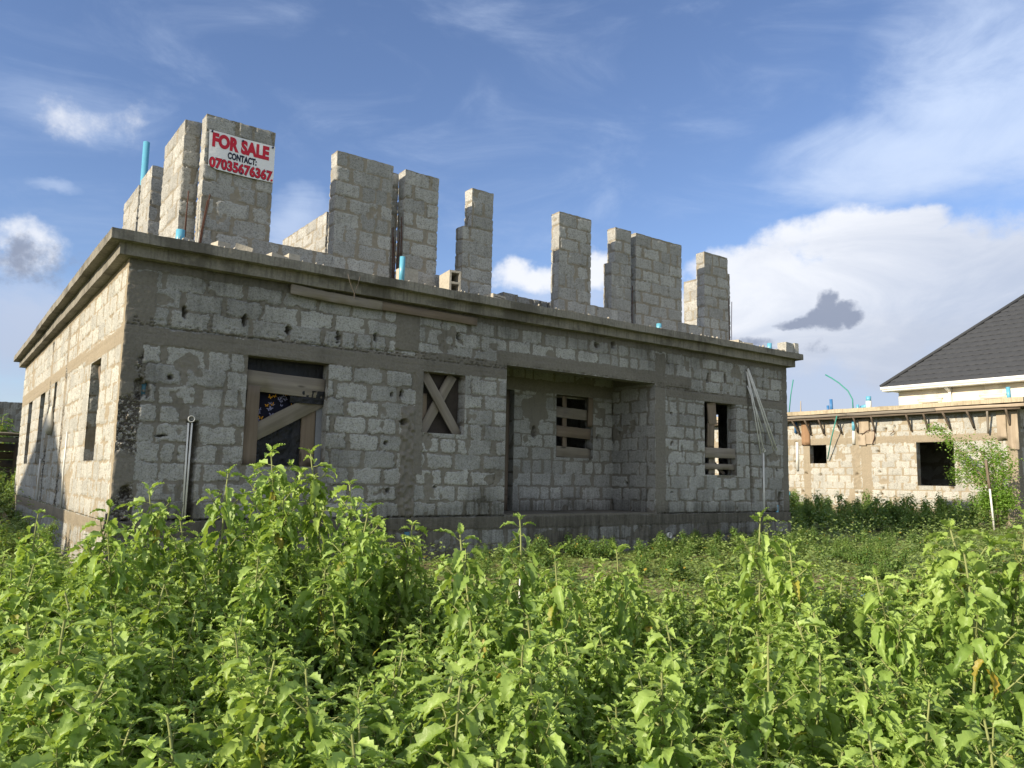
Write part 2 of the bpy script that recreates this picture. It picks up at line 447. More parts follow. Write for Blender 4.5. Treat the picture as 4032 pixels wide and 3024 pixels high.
def masonry(O, U, N, ul, vl, res=.016, openings=(), bands=(), holes=(), grooves=(), seed=0, c0=0., ch=.2365, pitch=.5,
            nl=None, nr=None, top=0., stain=None, smear=.62, proud=1., slots=()):
    O = np.array(O, float); U = np.array(U, float); N = np.array(N, float)
    eu = [e for o in openings for e in (o[0], o[1])]; ev = [e for o in openings for e in (o[2], o[3])]
    us = gridlines(ul, res, eu + [b[0] for b in bands] + [b[1] for b in bands])
    vs = gridlines(vl, res, ev)
    nu, nv = len(us), len(vs)
    UU, VV = np.meshgrid(us, vs)
    P = O + UU[..., None] * U + VV[..., None] * Z
    wz = P[..., 2]
    ju = (fbm(P * 11., seed + 1, 3) - .5) * .050 + (vn(P * 40., seed + 2) - .5) * .020
    jv = (fbm(P * 9., seed + 3, 3) - .5) * .040 + (vn(P * 38., seed + 4) - .5) * .020
    uu = UU + ju; vv = wz - c0 + jv
    k = np.floor(vv / ch).astype(np.int64)
    fv = vv - k * ch
    zero = np.zeros_like(k)
    off = (k % 2) * pitch * .5 + _h(k, zero, zero, seed + 5) * .11
    jx = np.floor((uu + off) / pitch).astype(np.int64)
    fu = (uu + off) - jx * pitch
    r1 = _h(jx, k, zero + 1, seed); r2 = _h(jx, k, zero + 2, seed); r3 = _h(jx, k, zero + 3, seed); r4 = _h(jx, k, zero + 4, seed)
    r5 = _h(jx, k, zero + 5, seed)
    ml = .012 + .035 * r1; mr = .014 + .040 * r2; mb = .006 + .012 * r3; mt = .008 + .016 * r4
    du = np.minimum(fu - ml, pitch - mr - fu)
    half = r5 < .14
    du = np.where(half, np.minimum(du, np.abs(fu - pitch * (.4 + .25 * r1)) - .022), du)
    dv = np.minimum(fv - mb, ch - mt - fv)
    rr = .022
    d = np.where((du < rr) & (dv < rr), rr - np.hypot(np.minimum(du - rr, 0), np.minimum(dv - rr, 0)), np.minimum(du, dv))
    d = d + (fbm(P * 5.5, seed + 8, 2) - .42) * .045 * sst(.06, .0, d)
    blk = sst(-.004, .007, d)
    sm = sst(smear, smear + .06, fbm(P * 2.6, seed + 9, 4)) * .8
    blk = blk * (1 - sm)
    rough = (vn(P * 64., seed + 11) - .5) * .006 + (vn(P * 27., seed + 12) - .5) * .007
    hb = (r3 - .35) * .012 * proud + rough * 1.2
    hm = -.009 + (fbm(P * 16., seed + 13, 3) - .45) * .022 + rough * .4
    h = blk * hb + (1 - blk) * hm
    # open joints: thin dark gaps under some blocks
    gap = sst(.005, .0015, np.abs(d - .001)) * sst(.54, .62, fbm(P * np.array([3., 3., 5.]), seed + 14, 2))
    h = h - .022 * gap
    tone = np.clip(.10 + .78 * r4 + (fbm(P * 5., seed + 15, 2) - .5) * .5, 0, 1)
    mort = 1 - blk
    conc = np.zeros_like(h); agg = np.zeros_like(h)
    part = np.zeros((nv - 1, nu - 1), np.int32)
    cu = (us[1:] + us[:-1]) / 2; cv = (vs[1:] + vs[:-1]) / 2
    CU_, CV_ = np.meshgrid(cu, cv)
    names = ['wall']
    for b in bands:
        u0, u1, v0, v1, kind, nm = b
        e = .012 if kind != 'clean' else .004
        q = np.minimum(np.minimum(UU + ju * .9 - u0, u1 - UU - ju * .9), np.minimum(VV + jv * 1.1 - v0, v1 - VV - jv * 1.1))
        if u0 <= 0: q = np.where(UU < (u0 + u1) / 2, np.minimum(u1 - UU - ju * .9, np.minimum(VV + jv - v0, v1 - VV - jv)), q)
        mk = sst(-e * .4, e * .6, q)
        hc = .005 + (fbm(P * np.array([4., 4., 7.]), seed + 20, 3) - .5) * .014 + rough * .5
        # shutter-board lines
        hc = hc - .004 * sst(.012, .004, np.abs(((wz * 1.0) % .30) - .15))
        if kind == 'agg':
            pe = vn(P * 34., seed + 31); pe2 = vn(P * 18., seed + 32)
            am = sst(.40, .55, fbm(P * np.array([2.2, 2.2, 1.6]), seed + 33, 3) + .12 * (1 - np.clip(VV / 2.2, 0, 1)))
            hc = hc + am * ((pe - .5) * .034 + (pe2 - .5) * .030 - .012)
            agg = np.maximum(agg, mk * am)
        if kind == 'render':
            hc = .016 + (vn(P * 21., seed + 34) - .5) * .046 + (vn(P * np.array([30., 30., 14.]), seed + 35) - .5) * .026
        h = h * (1 - mk) + hc * mk
        conc = np.maximum(conc, mk * (1. if kind != 'render' else .55)); mort = np.where(mk > .5, 1., mort)
        if nm:
            nm = nm + '#' + str(seed) + '_' + str(len(names)); names.append(nm)
            part[(CU_ > u0) & (CU_ < u1) & (CV_ > v0) & (CV_ < v1)] = names.index(nm)
    for hl in holes:
        u, v, ru, rv, dp = hl
        q = np.hypot((UU - u + ju * .8) / ru, (VV - v + jv * .8) / rv)
        q = q + (vn(P * 30., seed + 41) - .5) * .5
        mk = sst(1.08, .82, q)
        h = h - dp * mk; mort = np.maximum(mort, mk); 
    for g in grooves:
        u0, v0, u1, v1, w, dp = g
        t = np.clip((VV - v0) / (v1 - v0), 0, 1); uc = u0 + (u1 - u0) * t
        q = np.abs(UU - uc + ju * .7) / w
        q = np.where((VV < min(v0, v1)) | (VV > max(v0, v1)), 3, q)
        mk = sst(1.1, .8, q)
        h = h - dp * mk; mort = np.maximum(mort, mk)
    for sl in slots:
        u0, u1, v, w_, dp = sl
        q = np.abs(VV - v + jv * .5) / w_ * np.where((UU + ju > u0) & (UU + ju < u1), 1., 9.)
        h = h - dp * sst(1.15, .7, q)
    # keep opening edges on the wall plane so that reveals meet them
    for o in openings:
        for (a, b2) in ((0, 'u'), (1, 'u'), (2, 'v'), (3, 'v')):
            if b2 == 'u': mk = (np.abs(UU - o[a]) < 1e-6) & (VV >= o[2] - 1e-6) & (VV <= o[3] + 1e-6)
            else: mk = (np.abs(VV - o[a]) < 1e-6) & (UU >= o[0] - 1e-6) & (UU <= o[1] + 1e-6)
            h = np.where(mk, 0., h)
    D = h[..., None] * N
    hc = corner_h(P, c0, ch)
    fade = np.ones_like(hc)
    if top: fade = sst(vl, vl - .02, VV)
    if nl is not None: D[:, 0] = ((hc * fade)[:, 0, None]) * (N + np.array(nl, float))
    if nr is not None: D[:, -1] = ((hc * fade)[:, -1, None]) * (N + np.array(nr, float))
    if top:
        D[-1, :] = 0
        tz = top_dz(P[-1], top)
        D[-1, :] += tz[:, None] * Z
        D[-2, 1:-1] *= .6
    W = P + D
    st = np.zeros_like(h) if stain is None else stain(P, UU, VV)
    keep = np.ones_like(part, bool)
    for o in openings:
        keep &= ~((CU_ > o[0]) & (CU_ < o[1]) & (CV_ > o[2]) & (CV_ < o[3]))
    idx = np.arange(nu * nv).reshape(nv, nu)
    Q = np.stack([idx[:-1, :-1], idx[:-1, 1:], idx[1:, 1:], idx[1:, :-1]], -1)
    if np.dot(np.cross(U, Z), N) < 0: Q = Q[..., ::-1]
    at = dict(tone=tone, mortar=mort, conc=conc, stain=st, agg=agg)
    res_ = {}
    for i, nm in enumerate(names):
        q = Q[keep & (part == i)].reshape(-1, 4)
        if not len(q): continue
        used, inv = np.unique(q, return_inverse=True)
        res_[nm] = (W.reshape(-1, 3)[used], inv.reshape(-1, 4), {k_: a.ravel()[used] for k_, a in at.items()})
    return res_

class MAS:
    """gathers masonry patches into named meshes"""
    def __init__(s): s.d = {}
    def add(s, res, rename=None):
        for nm, (V, Q, A) in res.items():
            nm = (rename or {}).get(nm, nm)
            e = s.d.setdefault(nm, dict(V=[], Q=[], A={k: [] for k in A}, n=0))
            e['V'].append(V); e['Q'].append(Q + e['n']); e['n'] += len(V)
            for k in A: e['A'][k].append(A[k])
        return s
    def flat(s, nm, O, A, B, a, b, N, res=.03, conc=1., amp=.01, dz=0., stain=0., tone=.5):
        """a plain patch (sill, soffit, wall top)"""
        O = np.array(O, float); A = np.array(A, float); B = np.array(B, float); N = np.array(N, float)
        us = np.linspace(0, a, max(2, int(a / res) + 1)); vs = np.linspace(0, b, max(2, int(b / res) + 1))
        UU, VV = np.meshgrid(us, vs); P = O + UU[..., None] * A + VV[..., None] * B
        h = (fbm(P * 9., 77, 3) - .5) * amp * 2
        if dz: h = top_dz(P, dz) + (vn(P * 28., 6) - .5) * .012
        edge = (UU < 1e-9) | (UU > a - 1e-9) | (VV < 1e-9) | (VV > b - 1e-9)
        h = np.where(edge, top_dz(P, dz) if dz else 0., h)
        W = P + h[..., None] * N
        nu, nv = len(us), len(vs); idx = np.arange(nu * nv).reshape(nv, nu)
        Q = np.stack([idx[:-1, :-1], idx[:-1, 1:], idx[1:, 1:], idx[1:, :-1]], -1)
        if np.dot(np.cross(A, B), N) < 0: Q = Q[..., ::-1]
        o = np.ones(nu * nv)
        s.add({nm: (W.reshape(-1, 3), Q.reshape(-1, 4), dict(tone=o * tone, mortar=o, conc=o * conc, stain=o * stain, agg=o * 0))})
        return s
    def build(s, parent, mat, names=None):
        out = []
        for nm, e in s.d.items():
            out.append(mobj((names or {}).get(nm, nm).split('#')[0], np.vstack(e['V']), np.vstack(e['Q']), None, mat, parent,
                            {k: np.concatenate(v) for k, v in e['A'].items()}, False))
        return out

X_ = np.array([1., 0, 0]); Y_ = np.array([0, 1., 0])

def reveals(M, O, U, N, op, depth, seed, res=.03, c0=0., nm='wall', sill=True):
    """jambs, sill and soffit of an opening; O,U,N as for the wall face"""
    O = np.array(O, float); U = np.array(U, float); N = np.array(N, float)
    u0, u1, v0, v1 = op
    M.add(masonry(O + U * u0 + Z * v0, -N, U, depth, v1 - v0, res, seed=seed, c0=c0, proud=.5), {'wall': nm})
    M.add(masonry(O + U * u1 + Z * v0, -N, -U, depth, v1 - v0, res, seed=seed + 1, c0=c0, proud=.5), {'wall': nm})
    M.flat(nm, O + U * u0 + Z * v1, U, -N, u1 - u0, depth, -Z, .05, 1., .006)
    if sill: M.flat(nm, O + U * u0 + Z * v0, U, -N, u1 - u0, depth, Z, .05, .3, .006)

# ================================================================== THE UNFINISHED HOUSE
W_, D_ = 13.22, 12.86
HB = 3.15                     # underside of the slab beam
GZ = -.68
house = thing('unfinished_house', 'unfinished grey block house with open window holes and bare block piers on its roof slab', 'house', (0, 0, GZ))
T = .225
win1 = (1.49, 2.61, .705, 2.125); win2 = (4.115, 4.86, 1.25, 2.17); porch = (5.65, 9.09, .03, 2.42); winR = (10.48, 11.46, .745, 2.19)
holes = [(.68, 2.58, .028, .085, .14), (1.42, 2.57, .035, .085, .16), (2.0, 2.52, .035, .07, .16), (2.72, 2.53, .035, .09, .16), (3.30, 2.58, .030, .07, .16),
         (4.71, 2.78, .028, .07, .16), (.56, 1.75, .035, .025, .12), (.51, 1.03, .06, .02, .12), (3.76, 1.80, .035, .06, .14), (3.80, 1.39, .045, .05, .14),
         (3.53, 1.07, .03, .035, .12), (3.59, .40, .03, .035, .12), (3.59, 1.78, .02, .03, .12), (4.85, 1.30, .02, .03, .1), (4.38, .44, .03, .02, .1),
         (10.6, 2.66, .035, .10, .16), (11.12, 2.70, .035, .10, .16), (12.37, 2.66, .03, .09, .12), (9.84, 1.2, .018, .11, .12), (9.54, 1.88, .03, .02, .1),
         (9.55, 1.32, .03, .025, .1), (9.53, .40, .03, .02, .1), (7.62, 2.97, .06, .05, .12), (8.01, 3.02, .05, .06, .12), (12.9, .30, .09, .14, .10),
         (.22, 1.58, .05, .13, .09), (.30, 1.58, .03, .10, .07), (.15, .33, .05, .09, .10), (12.75, 1.70, .02, .09, .08), (12.80, .9, .04, .03, .08)]
grooves = [(.862, 1.22, .868, .0, .055, .20), (11.86, 2.95, 11.95, .20, .05, .07), (12.32, 1.20, 12.34, 0., .02, .05)]
# v is measured from z = 0
bands = [(0, 1.62, 2.125, 2.335, 'conc', 'lintel'), (1.62, 4.0, 2.125, 2.36, 'conc', 'lintel'), (4.0, 5.65, 2.18, 2.47, 'conc', 'lintel'),
         (5.45, 9.10, 2.42, 2.65, 'conc', 'lintel'), (9.38, W_ - .15, 2.185, 2.38, 'conc', 'lintel'), (9.38, 10.1, 2.38, 2.62, 'conc', 'lintel'),
         (0, .23, 0., 2.20, 'agg', 'column'), (0, .33, 2.20, 3.02, 'conc', 'column'), (0, W_, 3.03, HB, 'conc', 'ring_beam'),
         (3.76, 4.02, 0., 1.62, 'render', 'column'), (3.98, 4.13, .62, 2.18, 'conc', 'column'), (3.62, 4.02, 2.45, 3.05, 'conc', 'column'),
         (9.09, 9.37, 0., 3.0, 'conc', 'column'), (W_ - .2, W_, 0., HB, 'conc', 'column')]
def house_stain(P, UU, VV):
    b = (fbm(P * np.array([1.3, 1.3, 2.2]), 90, 3) - .5)
    s = .75 * sst(.28, -.05, P[..., 2] + b * .5) + .5 * sst(.42, .6, fbm(P * np.array([2.5, 2.5, .7]), 91, 3)) * sst(.9, .1, P[..., 2])
    s = s + .55 * sst(2.75, 3.1, P[..., 2] + b * .6)
    s = s + .35 * sst(.54, .66, fbm(P * np.array([.8, .8, 1.1]), 92, 4))
    return np.clip(s, 0, 1)
FM = MAS()
FM.add(masonry((0, 0, 0), X_, -Y_, W_, HB, .0145, [win1, win2, porch, winR], bands, holes, grooves, seed=3, slots=[(.36, .84, 2.350, .012, .03), (.96, 1.36, 2.352, .012, .03), (1.47, 1.93, 2.356, .011, .03), (2.2, 2.6, 2.37, .010, .03), (3.2, 3.62, 2.40, .012, .035), (.34, 2.9, .010, .011, .04), (4.1, 5.6, .012, .012, .04), (9.4, 12.9, .012, .012, .04), (9.4, 10.05, 2.39, .012, .03), (3.62, 4.0, 2.44, .01, .03)], nl=-X_, nr=X_, stain=house_stain, smear=.70))
for i, op in enumerate((win1, win2, winR)):
    reveals(FM, (0, 0, 0), X_, -Y_, op, T, 40 + i * 3, .022)
# porch jambs and soffit
reveals(FM, (0, 0, 0), X_, -Y_, porch, T, 60, .03, sill=False)
FM.build(house, M_MAS)

# side wall facing the sun
LO = [(1.43, 2.28, .72, 2.10), (6.08, 6.42, 1.71, 2.19), (7.88, 8.68, .715, 2.14), (10.29, 11.1, .725, 2.13)]
LB = [(0, D_, 3.05, HB, 'conc', 'ring_beam'), (0.1, 2.8, 2.11, 2.33, 'conc', 'lintel'), (2.8, 7.2, 2.19, 2.38, 'conc', 'lintel'), (7.2, D_, 2.14, 2.40, 'conc', 'lintel'),
      (0, .10, 0, HB, 'conc', 'column'), (4.72, 5.02, 0, 3.05, 'agg', 'column'), (6.95, 7.22, 0, 3.05, 'agg', 'column')]
LH = [(.9, 2.62, .03, .08, .1), (1.6, 2.7, .03, .08, .1), (3.4, 2.6, .03, .08, .1), (5.9, .9, .03, .05, .1), (3.1, 1.3, .03, .05, .1)]
LG = [(4.0, 1.25, 4.0, 0., .03, .05), (7.45, .75, 7.45, 0., .05, .05)]
SM = MAS()
SM.add(masonry((0, 0, 0), Y_, -X_, D_, HB, .021, LO, LB, LH, LG, seed=77, nl=-Y_, nr=Y_, smear=.66, pitch=.49,
               stain=lambda P, UU, VV: .35 * sst(.15, -.1, P[..., 2]) + 0 * UU))
for i, op in enumerate(LO): reveals(SM, (0, 0, 0), Y_, -X_, op, T, 100 + 3 * i, .03)
SM.build(house, M_MASLIT)
# far walls (one with the window one sees straight through), inside skins and partitions
RM = MAS()
ROp = [(1.70, 2.02, .74, 2.2)]
RM.add(masonry((W_, 0, 0), Y_, X_, D_, HB, .06, ROp, seed=120, nl=-Y_, nr=Y_))
reveals(RM, (W_, 0, 0), Y_, X_, ROp[0], T, 121, .05)
RM.add(masonry((0, D_, 0), X_, Y_, W_, HB, .08, [], seed=130, nl=-X_, nr=X_))
RM.build(house, M_MAS)
IM = MAS()
def inner(O, U, N, ul, ops=(), seed=0, res=.08, v=HB): IM.add(masonry(O, U, N, ul, v, res, ops, seed=seed), {'wall': 'partition'})
inner((T, T, 0), X_, Y_, 5.65 - T - .2, [(win1[0] - T, win1[1] - T, win1[2], win1[3]), (win2[0] - T, win2[1] - T, win2[2], win2[3])], 141)
inner((T, T, 0), Y_, X_, D_ - 2 * T, [(o[0] - T, o[1] - T, o[2], o[3]) for o in LO], 142)
inner((9.315, T, 0), X_, Y_, W_ - T - 9.315, [(winR[0] - 9.315, winR[1] - 9.315, winR[2], winR[3])], 143)
inner((W_ - T, T, 0), Y_, -X_, D_ - 2 * T, [(ROp[0][0] - T, ROp[0][1] - T, ROp[0][2], ROp[0][3])], 144)
inner((T, D_ - T, 0), X_, -Y_, W_ - 2 * T, [], 145)
inner((T, 3.6, 0), X_, -Y_, W_ - 2 * T, [], 146)
inner((5.42, T, 0), Y_, -X_, 3.3, [], 147); inner((9.32, T, 0), Y_, X_, 3.3, [], 148)
# porch recess: rear wall with a boarded window and a door gap, and the two side walls
PB = 1.145
pw = (7.645, 8.57, 1.01, 2.19)
PM = MAS()
dz_ = lambda P, UU, VV: np.clip(.9 * sst(.45, .0, P[..., 2] + (fbm(P * 2., 5, 3) - .5) * .4) + .08, 0, 1)
PM.add(masonry((5.65, PB, .03), X_, -Y_, 3.44, 2.75, .0155, [(pw[0] - 5.65, pw[1] - 5.65, pw[2] - .03, pw[3] - .03), (.12, 1.01, 0.0, 2.16)],
               [(0, 3.44, 2.16, 2.40, 'conc', 'lintel')], [(1.47, 1.42, .05, .11, .15), (3.06, 1.40, .05, .055, .15), (2.85, .98 - .03, .03, .03, .1)], (), seed=160, stain=dz_), {'wall': 'wall', 'lintel': 'lintel'})
reveals(PM, (5.65, PB, .03), X_, -Y_, (pw[0] - 5.65, pw[1] - 5.65, pw[2] - .03, pw[3] - .03), T, 165, .03)
reveals(PM, (5.65, PB, .03), X_, -Y_, (.12, 1.01, 0., 2.16), T, 168, .04, sill=False)
PM.add(masonry((9.09, T, .03), Y_, -X_, PB - T, 2.4, .0155, [], [], [(.55, .52, .03, .04, .1), (.75, 1.5, .03, .03, .1)], seed=170, stain=dz_))
PM.flat('wall', (9.09, T, 2.43), Y_, Z, PB - T, .3, -X_, .05, 1.)
PM.add(masonry((5.65, T, .03), Y_, X_, PB - T, 2.75, .03, [], seed=172, stain=dz_))
PM.build(house, M_MAS)
inner((5.65, PB + T, 0), X_, Y_, 3.44, [(pw[0] - 5.65, pw[1] - 5.65, pw[2], pw[3]), (.12, 1.01, 0.03, 2.16)], 174)
IM.build(house, M_MAS)

def grid_box(x0, x1, y0, y1, z0, z1, res, amp, seed, fr=2.5, faces='xXyYzZ', hole=None):
    """box with gridded, unevenly cast faces; the same point always moves the same way so the faces meet"""
    Vs = []; Qs = []; n = 0
    def face(O, A, B, a, b, flip, ra=res, rb=res):
        nonlocal n
        us = np.linspace(0, a, max(2, int(a / ra) + 1)); vs = np.linspace(0, b, max(2, int(round(b / rb)) + 1))
        UU, VV = np.meshgrid(us, vs); P = np.array(O) + UU[..., None] * A + VV[..., None] * B
        nu, nv = len(us), len(vs); idx = np.arange(nu * nv).reshape(nv, nu) + n
        Q = np.stack([idx[:-1, :-1], idx[:-1, 1:], idx[1:, 1:], idx[1:, :-1]], -1)
        if flip: Q = Q[..., ::-1]
        Vs.append(P.reshape(-1, 3)); Qs.append(Q.reshape(-1, 4)); n += nu * nv
    dx, dy, dz = x1 - x0, y1 - y0, z1 - z0
    if 'y' in faces: face((x0, y0, z0), X_, Z, dx, dz, False)
    if 'Y' in faces: face((x0, y1, z0), X_, Z, dx, dz, True)
    if 'x' in faces: face((x0, y0, z0), Y_, Z, dy, dz, True)
    if 'X' in faces: face((x1, y0, z0), Y_, Z, dy, dz, False)
    c = max(res, .12)
    if 'z' in faces: face((x0, y0, z0), X_, Y_, dx, dy, True, res, c)
    if 'Z' in faces: face((x0, y0, z1), X_, Y_, dx, dy, False, res, c)
    V = np.vstack(Vs); Q = np.vstack(Qs)
    D = np.stack([fbm(V * fr, seed + i * 7, 3) - .5 for i in range(3)], -1) * amp * 2
    D += np.stack([vn(V * 16, seed + 40 + i) - .5 for i in range(3)], -1) * amp * .55
    D[:, 2] += (fbm(V * np.array([.35, .35, 0]), seed + 60, 2) - .5) * amp * 3
    return V + D, Q

O1, O2 = .257, .134
V, Q = grid_box(-O2, W_ + O2, -O2, D_ + O2, HB - .004, 3.306, .05, .008, 200)
b_ = mobj('slab_beam', V, Q, None, M_SLAB, house)
V, Q = grid_box(-O1, W_ + O1, -O1, D_ + O1, 3.300, 3.425, .04, .010, 210)
roof_slab = mobj('roof_slab', V, Q, None, M_SLAB, house)
V, Q = grid_box(.02, W_ - .02, .05, D_ - .02, -.02, .028, .4, .004, 220, faces='Z')
mobj('floor_slab', V, Q, None, M_FLOOR, house)

# plinth: ground-floor slab edge above stained foundation courses
PL = MAS()
ps = lambda P, UU, VV: np.clip(.80 + .3 * sst(.3, .7, fbm(P * np.array([1.2, 1.2, .8]), 95, 3)), 0, 1)
PL.add(masonry((-.012, -.022, -.9), X_, -Y_, W_ + .024, .9, .018, [], [(0, W_ + .03, .72, .9, 'conc', None)], [(9.42, .51, .055, .055, .12), (12.86, .54, .05, .06, .1), (.34, .45, .07, .07, .1)], seed=230, c0=-.18,
               nl=-X_, nr=X_, stain=ps, smear=.56), {'wall': 'plinth'})
PL.flat('plinth', (-.012, -.022, 0), X_, Y_, W_ + .024, .06, Z, .05, 1., .004, stain=.4)
PL.flat('plinth', (5.64, -.02, .0285), X_, Y_, 3.46, .28, Z, .03, .8, .006, stain=.5)
PL.flat('plinth', (5.64, -.02, -.01), X_, Z, 3.46, .0385, -Y_, .03, 1., .003, stain=.4)
PL.build(house, M_MAS)
PS = MAS()
PS.add(masonry((-.016, -.012, -.9), Y_, -X_, D_, .9, .03, [], [(0, D_, .72, .9, 'conc', None)], seed=235, c0=-.18, nl=-Y_, nr=Y_, stain=lambda P, UU, VV: .4 + 0 * UU), {'wall': 'plinth'})
PS.build(house, M_MASLIT); PS = MAS()
PS.add(masonry((W_ + .01, -.012, -.9), Y_, X_, D_, .9, .08, [], seed=236, c0=-.18, nl=-Y_, nr=Y_), {'wall': 'plinth'})
PS.build(house, M_MAS)

# ------------------------------------------------------------------ bare block piers on the roof slab
SZ = 3.405; CH2 = (5.50 - 3.41) / 9
def block_box(M, x0, x1, y0, y1, z0, z1, seed, res=.018, top=.03, nm='wall', faces='yYxX', c0=3.41):
    h = z1 - z0
    if 'y' in faces: M.add(masonry((x0, y0, z0), X_, -Y_, x1 - x0, h, res, seed=seed, c0=c0, ch=CH2, nl=-X_, nr=X_, top=top, smear=.72, proud=1.3), {'wall': nm})
    if 'Y' in faces: M.add(masonry((x0, y1, z0), X_, Y_, x1 - x0, h, res * 2, seed=seed + 1, c0=c0, ch=CH2, nl=-X_, nr=X_, top=top, smear=.72), {'wall': nm})
    if 'x' in faces: M.add(masonry((x0, y0, z0), Y_, -X_, y1 - y0, h, res, seed=seed + 2, c0=c0, ch=CH2, nl=-Y_, nr=Y_, top=top, smear=.72, proud=1.3), {'wall': nm})
    if 'X' in faces: M.add(masonry((x1, y0, z0), Y_, X_, y1 - y0, h, res * 1.5, seed=seed + 3, c0=c0, ch=CH2, nl=-Y_, nr=Y_, top=top, smear=.72), {'wall': nm})
    M.flat(nm, (x0, y0, z1), X_, Y_, x1 - x0, y1 - y0, Z, .03, .0, .01, dz=top)
YF = .62; YB = YF + T
TOP = 5.495
def pier(x0, x1, z1=TOP, y0=YF, y1=YB, seed=0, z0=SZ, nm='pier', low=None):
    M = MAS(); block_box(M, x0, x1, y0, y1, z0, z1, seed, nm=nm)
    if low: block_box(M, low[0], low[1], y0 - .001, y1, z0, low[2], seed + 6, nm=nm)
    o = M.build(house, M_MASUP)[0]
    return o
pier(.925, 1.885, seed=300); pier(2.845, 3.795, seed=310); pier(4.015, 4.64, seed=320)
pier(5.30, 5.74, seed=330, low=(5.135, 5.735, SZ + CH2 * 6)); pier(7.225, 8.015, TOP + .02, seed=340)
pier(8.645, 9.075, TOP + .02, seed=350, low=(8.55, 9.07, SZ + CH2 * 6)); pier(9.215, 10.55, TOP + .02, seed=360); pier(11.27, 12.05, TOP + .03, seed=370)
BZ = SZ + CH2 * 2
for i, (a, b) in enumerate(((1.885, 2.845), (4.64, 4.88), (8.015, 8.55), (10.55, 11.27))):
    pier(a + .002, b - .002, BZ, seed=400 + i * 7, nm='base_course')
# side and inner walls behind them
pier(.72, .945, TOP - .02, .93, 2.12, 420); pier(.72, .945, TOP - .04, 2.95, 3.80, 430); pier(.72, .945, TOP - .06, 3.96, 5.22, 440)
pier(.72, .945, SZ + .3, 5.6, 6.4, 445, nm='base_course')
pier(3.84, 4.03, TOP, .87, 3.2, 450); pier(3.845, 4.07, TOP, 3.36, 5.65, 460)
pier(12.25, 12.475, TOP - .2, .9, 2.06, 470)
for i in range(4):   # loose row laid further in
    pier(6.62 + i * .36, 6.62 + i * .36 + .34, SZ + .62 + .03 * (i == 0), 1.5, 1.7, 480 + 5 * i, nm='base_course')
# formed starter bars
def rebar(pts, r=.008): return MB().tube(pts, r, 6).build('rebar', M_RUST, house)
for x, y, h, lx in ((.755, .70, 4.38, .02), (.775, .72, 4.14, 0.), (.93, .60, 4.36, .10), (.915, .605, 4.28, .09), (.92, .64, 4.2, .06)):
    rebar([(x, y, SZ), (x + lx * .4, y, (SZ + h) / 2), (x + lx, y, h)])
for x, y, h in ((3.85, .62, 4.5), (3.88, .64, 4.35), (3.98, .61, 4.7), (3.955, .63, 4.45), (9.13, .63, 4.42), (12.09, .62, 4.62), (12.13, .60, 4.55)):
    rebar([(x, y, SZ), (x + random.uniform(-.02, .02), y, (h + SZ) / 2), (x + random.uniform(-.03, .03), y, h)])

# ------------------------------------------------------------------ pipes, boards and cloths that belong to the house
def stub(A, B, r, mat, name='drain_pipe', parent=house): return MB().pipe(A, B, r).build(name, mat, parent, True)
stub((.80, 4.0, SZ), (.83, 4.2, 6.30), .055, M_PVCB); stub((.62, .30, SZ), (.62, .30, 3.70), .055, M_PVCB)
stub((3.70, .03, SZ), (3.705, .03, 3.86), .042, M_PVCB); stub((9.22, .02, SZ), (9.22, .02, 3.58), .05, M_PVCB); stub((12.66, .02, SZ), (12.66, .02, 3.61), .05, M_PVCB)
stub((9.42, .10, -.40), (9.42, -.06, -.39), .052, M_PVCW); stub((12.86, .10, -.37), (12.86, -.04, -.36), .045, M_PVCW)
stub((.34, .10, -.46), (.34, -.14, -.45), .062, M_PVCW); stub((12.80, .02, .15), (12.80, .02, -.28), .03, M_PVCB)
stub((.285, .09, 1.70), (.285, .09, 1.45), .03, M_PVCDULL); stub((3.9, -.04, -.2), (3.9, -.04, -.36), .04, M_PVCDULL)
# chased conduits with a round box
def conduits(x, z1, z0, dx=.032, y=-.0, lx=-.01):
    stub((x + lx, y + .01, z0), (x - dx * .55, y - .008, z1), .0115, M_PVCW, 'conduit'); stub((x + lx + .028, y + .01, z0), (x + dx * .75, y - .008, z1), .0115, M_PVCW, 'conduit')
    o = MB().pipe((x + .012, .06, z1 + .045), (x + .012, -.030, z1 + .05), .042, .008).build('conduit_box', M_PVCW, house, True)
conduits(.82, 1.20, .02); conduits(12.33, 1.24, -.42, .02, -.0, 0.)
MB().tube([(12.5, 0, 0)] and [(-.02, 3.98, .0), (-.03, 3.99, .6), (-.02, 4.0, 1.2)], .014, 6).build('conduit', M_PVCW, house, True)
MB().tube([(-.02, 7.45, .0), (-.03, 7.46, .4), (-.02, 7.47, .8)], .014, 6).build('conduit', M_PVCW, house, True)

